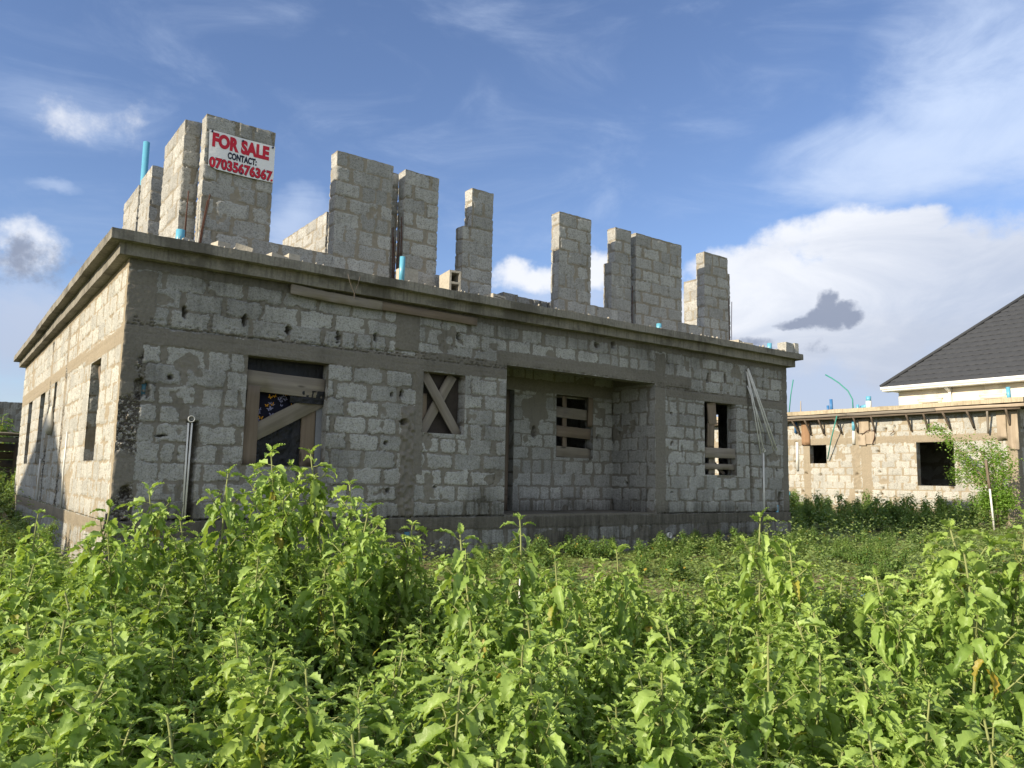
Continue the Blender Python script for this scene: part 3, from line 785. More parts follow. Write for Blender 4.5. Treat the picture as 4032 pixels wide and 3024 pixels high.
# boarded left window: boards, black plastic sheet and butterfly curtain
yb = .11
board('board', (1.50, yb, 1.815), (2.605, yb + .01, 1.78), .03, .27, M_WOOD, house, bow=-.005)
board('board', (1.60, yb + .0, .71), (1.62, yb - .01, 1.74), .028, .20, M_WOODB, house, up=(1, 0, 0), taper=.8)
board('board', (1.58, yb + .035, 1.075), (2.605, yb + .04, 1.655), .03, .215, M_WOOD, house)
board('board', (2.42, yb + .075, .71), (2.42, yb + .075, 1.55), .028, .20, M_WOODB, house, up=(1, 0, 0))
def cloth(name, mat, x0, x1, z0, z1, y, amp, fr, seed, parent=house, sag=0., nx=36, nz=48, shape=None, slant=0.):
    us = np.linspace(0, 1, nx); vs = np.linspace(0, 1, nz); UU, VV = np.meshgrid(us, vs)
    Xc = x0 + (x1 - x0) * UU; Zc = z0 + (z1 - z0) * VV
    P = np.stack([Xc, np.full_like(Xc, y), Zc], -1)
    Yd = (fbm(P * np.array([fr, 1, fr * .28]), seed, 3) - .5) * amp * 2 + (fbm(P * np.array([fr * 2.5, 1, fr * 2.0]), seed + 5, 3) - .5) * amp
    P[..., 1] += Yd
    if shape is not None: P = shape(P, UU, VV)
    idx = np.arange(nx * nz).reshape(nz, nx)
    Q = np.stack([idx[:-1, :-1], idx[:-1, 1:], idx[1:, 1:], idx[1:, :-1]], -1).reshape(-1, 4)
    o = mobj(name, P.reshape(-1, 3), Q, None, mat, parent, None, True)
    return o, P
cur, CP = cloth('curtain', [M_CLOTH, M_BFY, M_BFL], 1.50, 2.61, .72, 2.11, .235, .02, 7., 500)
def sheet_shape(P, UU, VV):
    P = P.copy(); P[..., 2] -= .55 * (1 - UU) * (VV > -1) * VV * .0
    return P
cloth('plastic_sheet', M_TARP, 1.68, 2.40, .70, 1.52, .205, .03, 9., 510, shape=lambda P, UU, VV: np.stack([P[..., 0], P[..., 1], .70 + (P[..., 2] - .70) * (.45 + .55 * UU)], -1))
cloth('plastic_sheet', M_TARP, 1.49, 1.66, 1.40, 1.72, .13, .02, 12., 515, nx=14, nz=20)
cloth('plastic_sheet', M_TARP, 2.12, 2.60, 1.56, 1.74, .11, .03, 12., 520, nx=24, nz=16)
cloth('plastic_sheet', M_TARP, 1.50, 2.61, 1.93, 2.12, .20, .02, 8., 525, nx=24, nz=12)
cloth('curtain', M_LACE, 2.52, 2.615, .71, 1.62, .16, .01, 10., 530, nx=8, nz=20)
def butterflies(slot, n, seed):
    rs = random.Random(seed); mb = []
    for i in range(n):
        x = rs.uniform(1.68, 2.35); z = rs.uniform(1.22, 1.74)
        if z < 1.22 + (x - 1.63) * .5 + .02: continue
        y = CP[min(47, int((z - .72) / 1.39 * 47)), min(35, int((x - 1.5) / 1.11 * 35)), 1] - .030
        k = rs.uniform(.018, .028); a = rs.uniform(-.6, .6); ca, sa = math.cos(a), math.sin(a)
        for sg in (-1, 1):
            for pts in (((0, .1), (.9, 1.0), (1.25, .75), (.75, .05)), ((0, -.05), (.7, 0.), (.85, -.6), (.35, -.75))):
                mb.append(([(x + (sg * p * ca - q * sa) * k, y, z + (sg * p * sa + q * ca) * k) for p, q in pts], slot))
    return mb
bf = butterflies(1, 26, 3) + butterflies(2, 40, 5)
old = cur.data
nV = len(CP.reshape(-1, 3)); qs = [tuple(p.vertices) for p in old.polygons]; sl_ = [0] * len(qs); VB = [CP.reshape(-1, 3)]
for pts, k in bf:
    VB.append(np.array(pts)); qs.append((nV, nV + 1, nV + 2, nV + 3)); sl_.append(k); nV += 4
cur.data = raw_mesh('curtain', np.vstack(VB) - np.array(house.location), qs, None, None, True, [M_CLOTH, M_BFY, M_BFL], sl_)
# small window with crossed boards
board('board', (4.16, .09, 2.16), (4.80, .09, 1.24), .03, .15, M_WOOD, house, up=(1, 0, .4))
board('board', (4.70, .13, 2.16), (4.17, .13, 1.25), .03, .16, M_WOOD, house, up=(1, 0, -.4))
board('board', (4.21, .16, 1.25), (4.21, .16, 1.85), .025, .12, M_WOODB, house, up=(1, 0, 0))
cloth('curtain', simple('brown_door_cloth', (.05, .042, .036), .9, .3, 12.), 4.12, 4.86, 1.25, 2.16, .20, .02, 14., 540, nx=24, nz=20)
# porch window boards
for z, hh, mt in ((1.87, .20, M_WOOD), (1.51, .20, M_WOODB), (1.125, .20, M_WOOD)):
    board('board', (7.65, PB + .06, z), (8.56, PB + .07, z - .03), .028, hh, mt, house)
board('board', (7.93, PB + .10, 1.02), (7.92, PB + .10, 2.18), .028, .10, M_WOODB, house, up=(1, 0, 0))
board('board', (8.50, PB + .02, 1.62), (8.52, PB + .02, 2.19), .04, .12, M_WOODB, house, up=(1, 0, 0))
# door post and rails in the porch doorway
board('door_post', (6.57, PB + .12, .04), (6.58, PB + .12, 2.18), .06, .10, M_WOODD, house, up=(1, 0, 0))
for z in (.35, 2.0): board('door_rail', (5.85, PB + .10, z), (6.60, PB + .10, z), .04, .10, M_WOODD, house)
# window at the far end of the front
board('board', (10.78, .05, 1.74), (10.74, .05, 2.18), .035, .24, M_WOODB, house, up=(1, 0, 0))
board('board', (10.72, .06, 1.28), (10.74, .06, 1.76), .035, .20, M_WOODB, house, up=(1, 0, 0))
board('board', (10.50, .03, 1.18), (11.44, .03, 1.19), .035, .20, M_WOOD, house)
board('board', (10.50, .05, .91), (11.44, .05, .915), .03, .11, M_WOOD, house)
board('board', (10.78, .09, .75), (10.79, .09, 1.12), .03, .18, M_WOOD, house, up=(1, 0, 0))
board('board', (10.8, .12, 1.05), (11.2, .12, .76), .03, .08, M_WOODD, house)
# timber formwork scrap on the side window
board('board', (.08, 1.55, 1.45), (.10, 2.2, 2.05), .03, .12, M_WOODB, house)
board('board', (.12, 1.50, 2.02), (.12, 2.27, 2.04), .05, .07, M_WOODB, house)

# ------------------------------------------------------------------ the sale banner
bx0, bx1, bz0, bz1 = .965, 1.882, 4.735, 5.275
banner = thing('sale_banner', 'white banner reading FOR SALE with a phone number pinned to the tall block pier', 'banner', (bx0, YF - .02, bz0))
def by(x, z): return YF - .022 - .006 * math.sin((x - bx0) * 9) - .012 * math.sin(math.pi * (x - bx0) / (bx1 - bx0)) * (1 - (z - bz0) / (bz1 - bz0))
nx, nz = 30, 20
P = []; 
for j in range(nz + 1):
    for i in range(nx + 1):
        u, v = i / nx, j / nz
        x = bx0 + (bx1 - bx0) * u + .015 * (1 - v) * (1 - u); z = bz0 + (bz1 - bz0) * v - .02 * math.sin(math.pi * u) * (1 - v) * .4 + .03 * max(0, (.12 - u) / .12) * (1 - v)
        P.append((x, by(x, z), z))
V = np.array(P); Vb = V + np.array([0, .004, 0]); idx = np.arange((nx + 1) * (nz + 1)).reshape(nz + 1, nx + 1)
Q = np.stack([idx[:-1, :-1], idx[:-1, 1:], idx[1:, 1:], idx[1:, :-1]], -1).reshape(-1, 4)
mobj('sheet', np.vstack([V, Vb]), np.vstack([Q, Q[:, ::-1] + len(V)]), None, M_BANNER, banner, None, True)
def lettering(txt, x0, x1, z0, z1, mat, bold, yoff=.004):
    cu = bpy.data.curves.new('lettering', 'FONT'); cu.body = txt; cu.size = 1.; cu.offset = bold; cu.resolution_u = 4; cu.space_character = 1.02
    ob = bpy.data.objects.new('tmp', cu); COL.objects.link(ob)
    dg = bpy.context.evaluated_depsgraph_get()
    me = bpy.data.meshes.new_from_object(ob.evaluated_get(dg))
    COL.objects.unlink(ob); bpy.data.objects.remove(ob)
    co = np.zeros(len(me.vertices) * 3, np.float32); me.vertices.foreach_get('co', co); co = co.reshape(-1, 3)
    mn, mx = co.min(0), co.max(0)
    u = (co[:, 0] - mn[0]) / (mx[0] - mn[0]); v = (co[:, 1] - mn[1]) / (mx[1] - mn[1])
    x = x0 + (x1 - x0) * u; z = z0 + (z1 - z0) * v
    y = np.array([by(a, b) for a, b in zip(x, z)]) - yoff
    me.vertices.foreach_set('co', (np.stack([x, y, z], -1) - np.array(banner.location)).astype(np.float32).ravel())
    me.materials.clear(); me.materials.append(mat); me.update()
    return put(bpy.data.objects.new('lettering', me), banner)
lettering('FOR SALE', 1.01, 1.80, 5.042, 5.250, M_RED, .06)
lettering('CONTACT:', 1.225, 1.63, 4.920, 5.022, M_NAVY, .05)
lettering('07035676367', .985, 1.866, 4.738, 4.905, M_BLACKP, .06, .003)
lettering('07035676367', .991, 1.861, 4.744, 4.899, M_RED, .042, .006)
for x, z in ((1.0, 5.255), (1.42, 5.235), (1.845, 5.25), (1.42, 4.755), (1.853, 4.76)):
    MB().tube([(x, by(x, z) - .0, z), (x, by(x, z) - .02, z)], .014, 8).build('pin', M_PIN if z != 4.76 else M_RED, banner)

# ------------------------------------------------------------------ loose things on the roof and wall
def rubble(name, c, s, seed, mat=M_MASUP):
    V, Q = grid_box(-s[0] / 2, s[0] / 2, -s[1] / 2, s[1] / 2, 0, s[2], .05, .012, seed, 5.)
    return V, Q, c
def loose(label, name, c, s, rz, seed, hollow=False, cat='block', mat=M_RUBB, group=None, tilt=0.):
    o = thing(name, label, cat, c, group)
    mb = MB()
    if not hollow:
        V, Q, _ = rubble(name, c, s, seed); 
    else:
        # hollow block: outer shell with two cells open towards -y
        V, Q, _ = None, None, None
        w, d, h = s
        t = .035
        xs = [-w/2, -w/2 + t, w/2 - t, w/2]; zs = [0, t, h/2 - t/2, h/2 + t/2, h - t, h]
        for (a, b, e, f) in ((0, 1, 0, 5), (2, 3, 0, 5), (1, 2, 0, 1), (1, 2, 2, 3), (1, 2, 4, 5)):
            V2, Q2 = grid_box(xs[a], xs[b], -d/2, d/2, zs[e], zs[f], .03, .003, seed, 6.)
            mb.add(V2, Q2)
        V2, Q2 = grid_box(-w/2 + .01, w/2 - .01, d/2 - .03, d/2 - .004, .01, h - .01, .05, .002, seed)
        mb.add(V2, Q2)
    if V is not None: mb.add(V, Q)
    Vn = np.vstack(mb.V); ca, sa = math.cos(rz), math.sin(rz); ct, st = math.cos(tilt), math.sin(tilt)
    Vn = Vn @ np.array([[ct, 0, -st], [0, 1, 0], [st, 0, ct]])
    Vn = Vn @ np.array([[ca, sa, 0], [-sa, ca, 0], [0, 0, 1]])
    n = len(Vn)
    mobj('block_body', Vn + np.array(c), np.vstack(mb.Q), None, M_MASUP if mat is M_MASUP else mat, o,
         dict(tone=np.full(n, .7), mortar=np.zeros(n), conc=np.zeros(n), stain=np.zeros(n), agg=np.zeros(n)))
    return o
zt = 3.43
loose('broken block chunk on the roof edge directly below the sale banner', 'loose_block', (1.08, .12, zt), (.17, .2, .14), .2, 601)
loose('tilted pale block fragment on the roof edge just right of the banner pier base', 'loose_block', (1.36, .10, zt), (.22, .2, .13), -.3, 602, tilt=.2)
loose('flat pale slab fragment lying on the roof edge before the second tall pier', 'loose_block', (1.80, .05, zt), (.26, .22, .09), .15, 603, tilt=.1)
loose('small squared block piece on the roof edge against the low base course', 'loose_block', (2.02, .05, zt), (.16, .2, .12), 0., 604)
loose('grey rubble lump at the foot of the two rusty rods on the roof corner', 'loose_block', (.66, .40, zt), (.22, .25, .17), .4, 605, mat=M_MASUP)
loose('upright yellowish block behind the blue pipe on the roof edge', 'loose_block', (3.96, .35, zt), (.28, .2, .34), 0., 606)
loose('hollow block stood on end on the roof with both cells showing', 'hollow_block', (4.70, .28, zt), (.2, .42, .40), -.15, 607, True)
loose('hollow block lying flat on the roof edge right of the stepped pier', 'hollow_block', (5.48, .14, zt), (.34, .2, .13), .3, 608, True)
loose('round white rubble lump on the roof edge right of the last pier', 'loose_block', (11.55, .05, zt), (.2, .2, .10), .3, 609)
loose('flat grey block piece beside the white rubble lump on the roof edge', 'loose_block', (11.88, .08, zt), (.30, .2, .08), -.2, 610)
loose('large grey block at the far right corner of the roof slab', 'loose_block', (13.10, -.08, zt), (.34, .2, .23), .12, 611, mat=M_MASUP)
loose('narrow block end standing next to the large block at the roof corner', 'loose_block', (13.34, -.10, zt), (.12, .2, .22), -.1, 612, mat=M_MASUP)
loose('low pale block lying behind the blue pipe near the roof corner', 'loose_block', (12.92, .30, zt), (.3, .2, .12), 0., 613)

rc = np.random.default_rng(9); mbc = MB()
for i in range(260):
    x = rc.uniform(-.1, W_ + .15); k = rc.uniform()
    y = rc.uniform(-.235, .0) if k < .75 else rc.uniform(.3, .6)
    s_ = rc.uniform(.008, .028) * (1.4 if x > 8.5 else 1.)
    V = np.array([(0, 0, 1), (1, 0, 0), (0, 1, 0), (-1, 0, 0), (0, -1, 0), (0, 0, -1)]) * s_ * rc.uniform(.6, 1.3, (6, 3)) + np.array([x, y, 3.432 + s_ * .3])
    mbc.add(V, None, [(0, 1, 2), (0, 2, 3), (0, 3, 4), (0, 4, 1), (5, 2, 1), (5, 3, 2), (5, 4, 3), (5, 1, 4)])
tag(mbc.build('mortar_crumbs', M_RUBB), 'pale mortar crumbs strewn along the top of the roof slab edge', 'rubble', None, 'stuff')
pl = thing('jammed_plank', 'long weathered plank jammed against the wall under the roof slab edge', 'plank', (2.0, -.10, 3.0))
board('plank_board', (1.98, -.075, 3.075), (3.35, -.06, 3.045), .03, .13, M_WOOD, pl, seg=16, bow=-.015, jit=.003)
board('plank_board', (2.95, -.045, 3.05), (5.02, -.04, 3.035), .03, .12, M_WOODB, pl, seg=16, bow=.0, jit=.003)
wl = thing('wire_loop', 'thin loop of wire hanging from the slab edge over the jammed plank', 'wire', (2.75, -.27, 3.3))
tt = np.linspace(0, 1, 16)
MB().tube(np.stack([2.70 + .20 * tt + .05 * np.sin(tt * 6), -.285 - .03 * np.sin(tt * 3.1), 3.36 - .34 * np.sin(tt * math.pi) ** .7], -1), .004, 5).build('strand', M_WIRE, wl)

# white conduit lengths leaning in the wall chase
for i, (a, b, lb) in enumerate((((11.76, -.05, 2.90), (12.12, -.10, 1.21), 'longest thin white conduit length, first on the left of the leaning bundle'),
                                ((11.77, -.06, 2.88), (12.21, -.11, 1.24), 'white conduit length second from the left in the leaning bundle'),
                                ((11.78, -.05, 2.60), (12.23, -.09, 1.66), 'shortest white conduit length ending above the others in the bundle'),
                                ((11.75, -.08, 2.94), (12.52, -.13, 1.29), 'white conduit length third along, leaning close beside the outermost one'),
                                ((11.76, -.09, 2.96), (12.61, -.14, 1.30), 'outermost white conduit length of the bundle leaning in the wall chase'))):
    o = thing('conduit_pipe', lb, 'pipe', a, 'white conduit lengths leaning on the wall')
    MB().tube([a, ((a[0] + b[0]) / 2 + .02, (a[1] + b[1]) / 2, (a[2] + b[2]) / 2), b], .0155 if i > 2 else .012, 8).build('pipe_length', M_PVCW, o, True)
bar = thing('steel_scrap', 'bent black steel scrap at the foot of the sunlit house corner', 'scrap', (-.03, .02, -.2))
MB().tube([(-.03, .0, .10), (-.035, .0, -.02), (-.05, .03, -.10), (-.10, .10, -.14)], .014, 6).build('bent_bar', M_STEEL, bar)
bag = thing('sack', 'pale sack bulging from the small high window on the sunlit wall', 'sack', (-.05, 6.3, 1.4))
th = np.linspace(0, 2 * math.pi, 20, endpoint=False)
V = []; 
prof = [(0., 1.74), (.05, 1.72), (.07, 1.62), (.11, 1.50), (.145, 1.40), (.15, 1.33), (.11, 1.26), (.04, 1.23), (0., 1.225)]
for r, z in prof:
    for a in th: V.append((-.02 + r * .55 * math.cos(a) - .02, 6.22 + .35 * (1.74 - z) * .6 + r * 1.5 * math.sin(a), z + .01 * math.sin(3 * a)))
n = 20
Q = [(i*n+j, i*n+(j+1) % n, (i+1)*n+(j+1) % n, (i+1)*n+j) for i in range(len(prof)-1) for j in range(n)]
mobj('sack_body', V, Q, None, simple('white_woven_sack', (.52, .50, .44), .9, .1, 10., 80., .4), bag, None, True)
#==PART2==

# ================================================================== GROUND
def gz(x, y):
    x = np.asarray(x, float); y = np.asarray(y, float)
    z = GZ + .02 - .36 * sst(-2.5, -9.0, y + .12 * x)
    z = z + .62 * sst(3., 16., y) * sst(3., -1., x)          # rises towards the back on the left
    z = z + .12 * sst(14., 22., x) * sst(14, 2, y)
    z = z + (fbm(np.stack([x * .45, y * .45, 0 * x], -1), 301, 3) - .5) * .16 + (vn(np.stack([x * 2.2, y * 2.2, 0 * x], -1), 305) - .5) * .05
    inside = (x > -.3) & (x < W_ + .3) & (y > -.3) & (y < D_ + .3)
    return np.where(inside, np.minimum(z, -.62), z)
def axis(lo, hi, res, far):
    a = list(np.arange(lo, hi, res)); s = res; x = hi
    while x < far: a.append(x); s *= 1.35; x += s
    s = res; x = lo - s
    while x > -far: a.insert(0, x); s *= 1.35; x -= s
    return np.array(a)
ax_, ay_ = axis(-5, 25, .16, 500), axis(-12, 16, .16, 500)
GX, GY = np.meshgrid(ax_, ay_)
GZZ = gz(GX, GY)
idx = np.arange(GX.size).reshape(GX.shape)
Q = np.stack([idx[:-1, :-1], idx[:-1, 1:], idx[1:, 1:], idx[1:, :-1]], -1).reshape(-1, 4)
tag(mobj('ground', np.stack([GX, GY, GZZ], -1), Q, None, M_GROUND, None, None, True), kind='structure')

# ================================================================== NEIGHBOUR'S UNFINISHED BUNGALOW
NX = 23.5
bung = thing('unfinished_bungalow', 'sunlit unfinished block bungalow with raking props still holding its slab edge', 'house', (NX, 3., GZ))
BM = MAS()
nw = [(5.49 + .55, 6.14 + .55, 1.35 + .7, 2.0 + .7), (1.21 + .55, 2.36 + .55, .635 + .7, 2.0 + .7)]
o5 = .55
nb = [(0, 12, 2.70, 2.93, 'conc', 'lintel'), (0, .30, 0, 3.6, 'conc', 'column'), (4.40, 4.76, 0, 3.6, 'conc', 'column'), (4.78, 5.08, 1.2, 3.2, 'render', None),
      (6.66, 6.96, 0, 3.6, 'conc', 'column'), (0, 12, 0, .62, 'conc', 'plinth')]
nh = [(y + o5, z + .7, .05, .05, .15) for y, z in ((3.62, 1.72), (3.60, 1.06), (3.5, .52), (3.55, .33), (4.4, .36), (4.25, .35), (4.38, .98), (5.75, .96), (6.3, 1.0), (6.75, 1.4), (6.45, .35), (1.3, .58), (.1, 1.05))]
nh += [(3.35 + o5, 2.43 + .7, .05, .08, .15), (3.05 + o5, 2.5 + .7, .035, .10, .15)]
BM.add(masonry((NX, -o5, -.7), Y_, -X_, 12, 3.62, .036, nw, nb, nh, [(6.68 + o5, 1.12 + .7, 6.68 + o5, 2.15 + .7, .06, .08)], seed=700, c0=0.01, pitch=.49, nl=-Y_, nr=Y_, smear=.64, stain=lambda P, U, V: .25 * sst(.3, -.3, P[..., 2])))
for i, op in enumerate(nw): reveals(BM, (NX, -o5, -.7), Y_, -X_, op, T, 710 + 3 * i, .05)
BM.build(bung, M_MASLIT)
B2 = MAS()
B2.add(masonry((NX, -o5, -.7), X_, -Y_, 10, 3.62, .05, [(1.6, 3., 1.4, 2.75)], [(0, .3, 0, 3.6, 'conc', 'column'), (0, 10, 2.75, 2.95, 'conc', 'lintel')], seed=730, nl=-X_, nr=X_))
B2.add(masonry((NX + 10, -o5, -.7), Y_, X_, 12, 3.62, .3, seed=731)); B2.add(masonry((NX, 12 - o5, -.7), X_, Y_, 10, 3.62, .3, seed=732))
B2.add(masonry((NX + T, -o5, -.7), Y_, X_, 12, 3.62, .15, nw, seed=733), {'wall': 'partition'})
B2.add(masonry((NX + 3.8, -o5, -.7), Y_, -X_, 12, 3.62, .15, seed=734), {'wall': 'partition'})
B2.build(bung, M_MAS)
V, Q = grid_box(NX - .38, NX + 10.4, -o5 - .36, 12, 3.05, 3.185, .10, .010, 740)
mobj('roof_slab', V, Q, None, M_SLAB2, bung)
random.seed(4)
y = -1.0
while y < 11:
    L = random.uniform(2.2, 3.6)
    board('formwork_board', (NX - .36, y, 2.98 + random.uniform(-.01, .01)), (NX - .36, min(y + L, 11.5), 2.985 + random.uniform(-.01, .01)), .05, random.uniform(.08, .11), M_WOODL if random.random() < .6 else M_WOOD, bung, seg=10, jit=.004)
    board('formwork_board', (NX - .30, y + .2, 2.885), (NX - .31, min(y + L + .3, 11.6), 2.895), .06, .06, M_WOODD, bung, seg=8, jit=.004)
    y += L + .01
board('formwork_board', (NX - .16, -.8, 2.93), (NX - .16, 11.4, 2.93), .30, .025, M_WOODD, bung, seg=10)
board('formwork_board', (NX - .36, -.95, 2.97), (NX + 8, -.95, 2.99), .05, .12, M_WOOD, bung, seg=10)
def sc(y): return CAM[1] + (y - CAM[1]) * .987
PT = [6.84, 6.32, 5.77, 5.17, 4.45, 3.82, 2.64, 2.09, 1.5, .79, -.3]
PBm = [6.5, 6.06, 5.54, 4.87, 4.28, 3.68, 2.47, 1.95, 1.27, .58, -.41]
for a, b in zip(PT, PBm):
    board('prop', (NX - .33, sc(a), 2.90), (NX - .03, b, 2.385), .055, .055, M_WOODD, bung, up=(0, 1, 0), seg=4, jit=.004)
    MB().tube([(NX - .03, b, 2.38), (NX + .01, b - .02, 2.34)], .03, 6).build('nail_block', M_WOODD, bung)
board('prop', (NX - .30, sc(.22), 2.92), (NX - .10, .17, 2.20), .05, .05, M_WOOD, bung, up=(0, 1, 0), seg=4, jit=.004)
board('prop', (NX - .1, -.95, 2.9), (NX + .45, -.60, 2.35), .055, .055, M_WOODD, bung, up=(1, 0, 0), seg=4)
for (ya, yb_, z0, z1, mt, dx) in ((6.10, 6.42, 2.0, 2.86, M_WOODO, .04), (3.88, 4.22, 2.35, 2.86, M_WOODL, .05), (3.70, 4.05, 1.98, 2.40, M_WOODL, .035), (4.00, 4.26, 1.94, 2.3, M_WOODL, .055),
                                  (-.62, -.36, 1.72, 2.85, M_WOODL, .05), (-.30, -.05, 2.0, 2.85, M_WOODL, .035)):
    board('formwork_board', (NX - dx, (ya + yb_) / 2, z0), (NX - dx - .01, (ya + yb_) / 2, z1), .03, yb_ - ya, mt, bung, up=(0, 1, 0), seg=6, jit=.004)
stub((NX - .02, 6.64, 1.10), (NX - .03, 6.62, 2.12), .055, M_PVCW, 'drain_pipe', bung); stub((NX - .05, 6.66, 2.45), (NX - .05, 6.65, 2.84), .05, M_PVCD, 'drain_pipe', bung)
stub((NX - .03, 4.44, 2.0), (NX - .03, 4.435, 2.45), .055, M_PVCW, 'drain_pipe', bung); stub((NX - .03, 4.435, 2.44), (NX - .03, 4.43, 2.8), .055, M_PVCB, 'drain_pipe', bung); stub((NX - .05, 7.0, .0), (NX - .06, 7.0, .35), .055, M_PVCB, 'drain_pipe', bung)
for (yy, z1, r, mt) in ((5.86, 3.46, .045, M_PVCD), (5.73, 3.68, .055, M_PVCD), (-.10, 3.64, .06, M_PVCB), (4.72, 3.42, .045, M_PVCB)):
    stub((NX + .8, yy, 3.15), (NX + .8, yy + .02, z1), r, mt, 'drain_pipe', bung)
stub((NX + .8, 4.33, 3.15), (NX + .8, 4.33, 3.52), .095, M_PVCW, 'drain_pipe', bung); stub((NX + .8, 4.33, 3.50), (NX + .8, 4.33, 3.68), .085, M_PVCB, 'drain_pipe', bung)
stub((NX + .8, 4.36, 3.36), (NX + .8, 4.62, 3.30), .07, M_PVCB, 'drain_pipe', bung)
board('stake', (NX + .6, 6.86, 3.15), (NX + .6, 6.85, 3.68), .04, .04, M_WOODL, bung, up=(0, 1, 0), seg=4, taper=.5)
ht = np.linspace(0, 1, 14)
g1 = np.array([(4.62, 3.15), (4.63, 3.56), (4.79, 3.87), (5.12, 4.18), (5.40, 4.38), (5.63, 4.52)])
MB().tube([(NX + .3, a, b) for a, b in g1], .022, 6).build('green_conduit', M_HOSE, bung, True)
MB().tube([(NX - .42, 4.80, 2.95), (NX - .30, 5.1, 2.2), (NX - .12, 5.38, 1.5)], .02, 6).build('green_conduit', M_HOSE, bung, True)
MB().tube([(NX + .3, 7.16, 3.15), (NX + .3, 7.06, 3.9), (NX + .3, 6.94, 4.46)], .02, 6).build('green_conduit', M_HOSE, bung, True)
MB().tube([(NX - .05, 7.08, .2), (NX - .06, 7.09, 1.4), (NX - .06, 7.07, 2.4)], .02, 6).build('green_conduit', M_HOSE, bung, True)
for pts in ([(4.12, 2.28), (3.95, 2.42), (3.75, 2.45), (3.66, 2.38)], [(3.66, 2.35), (3.70, 2.15), (3.76, 1.98)], [(3.05, 2.45), (3.02, 2.36), (3.15, 2.28)]):
    MB().tube([(NX - .08, a, b) for a, b in pts], .012, 5).build('rebar', M_RUST, bung)

# ================================================================== FINISHED HOUSE BEHIND IT
HX = 38.
fin = thing('finished_house', 'cream finished house with a charcoal shingle hip roof and white gutters', 'house', (HX, 4., GZ))
m = MB()
def quadbox(mb, x0, x1, y0, y1, z0, z1):
    V = [(x, y, z) for x in (x0, x1) for y in (y0, y1) for z in (z0, z1)]
    return mb.add(V, [(0, 1, 3, 2), (4, 6, 7, 5), (0, 4, 5, 1), (2, 3, 7, 6), (0, 2, 6, 4), (1, 5, 7, 3)])
quadbox(MB(), 0, 1, 0, 1, 0, 1)
wins = [(8.62, 9.42), (5.70, 6.48), (2.6, 3.5)]
ys = sorted([-12.] + [v for w in wins for v in w] + [10.62])
for i in range(len(ys) - 1):
    a, b = ys[i], ys[i + 1]
    iswin = any(abs(a - w[0]) < 1e-6 for w in wins)
    if iswin:
        quadbox(m, HX + .5, HX + .75, a, b, 4.82, 5.60); quadbox(m, HX + .5, HX + .75, a, b, GZ, 3.5)
    else: quadbox(m, HX + .5, HX + .75, a, b, GZ, 5.60)
quadbox(m, HX + .75, HX + 14, 10.37, 10.62, GZ, 5.60); quadbox(m, HX + 13.7, HX + 14, -12, 10.37, GZ, 5.6); quadbox(m, HX + .75, HX + 13.7, -12, -11.7, GZ, 5.6)
m.build('wall', M_CREAM, fin)
for a, b in wins:
    fr = MB()
    for (ya, yb2, za, zb) in ((a - .16, b + .16, 4.82, 4.98), (a - .16, a, 3.4, 4.82), (b, b + .16, 3.4, 4.82), (a - .22, b + .22, 4.98, 5.05)):
        quadbox(fr, HX + .44, HX + .52, ya, yb2, za, zb)
    f = fr.build('window', M_CREAM, fin)
    MB().beam((HX + .62, a, 4.16), (HX + .62, b, 4.16), .03, 1.32).build('pane', M_GLASS, f)
gt = MB()
quadbox(gt, HX - .08, HX + .06, -12, 11.28, 5.58, 5.74); quadbox(gt, HX - .06, HX + .5, -12, 11.2, 5.50, 5.579)
quadbox(gt, HX + .06, HX + 14, 11.14, 11.28, 5.58, 5.74)
gt.build('gutter', M_TRIM, fin)
dp = MB().beam((HX + .42, 8.02, 5.5), (HX + .42, 8.02, 0), .12, .12, up=(1, 0, 0)).beam((HX + .02, 8.12, 5.58), (HX + .40, 8.02, 5.30), .12, .14, up=(0, 1, 0))
dp.build('downpipe', M_TRIM, fin)
# stepped shingle courses on the slope facing us
k_ = .935; SL = math.hypot(1, k_)
V = []; Q = []; n = 0
rows = 24; run = .30
for i in range(rows):
    xa, xb = HX - .05 + i * run, HX - .05 + (i + 1) * run + .02
    y1 = 11.25 - (i * run); yy = np.arange(-12, y1, .09); yy = np.append(yy, y1)
    ph = (i % 2) * .5
    wave = .055 * np.abs(((yy / .42 + ph) % 1) - .5) * 2
    step = .018 * ((np.floor(yy / .42 + ph + .23) * 7919 % 5) / 5.)
    za = 5.74 + k_ * (xa - HX) + .06 + wave * .6 + step * .5; zb = 5.74 + k_ * (xb - HX) + .004 + 0 * yy
    yb3 = np.minimum(yy, y1 - run)
    r0 = np.stack([0 * yy + xa + wave * .5, yy, za - .055], -1); r1_ = np.stack([0 * yy + xa + wave * .5, yy, za], -1); r2 = np.stack([0 * yy + xb, yb3, zb], -1)
    c = len(yy)
    V += [r0, r1_, r2]
    for j in range(c - 1):
        Q += [(n + j, n + c + j, n + c + j + 1, n + j + 1), (n + c + j, n + 2*c + j, n + 2*c + j + 1, n + c + j + 1)]
    n += 3 * c
mobj('roof', np.vstack(V), np.array(Q)[:, ::-1], None, M_ROOF, fin)
rt = HX + rows * run; zr = 5.74 + k_ * rows * run
mobj('roof', [(HX - .05, 11.25, 5.70), (HX + 14.4, 11.25, 5.70), (rt, 11.25 - rows * run, zr), (rt + .02, -12, zr), (HX + 14.4, -12, 5.70)], [(0, 2, 1, 1)] and None, [(0, 1, 2), (1, 4, 3), (1, 3, 2)], M_ROOF, fin)
MB().tube([(HX - .06, 11.27, 5.78), (rt, 11.25 - rows * run, zr + .06)], .09, 8).build('ridge_cap', M_ROOF, fin)

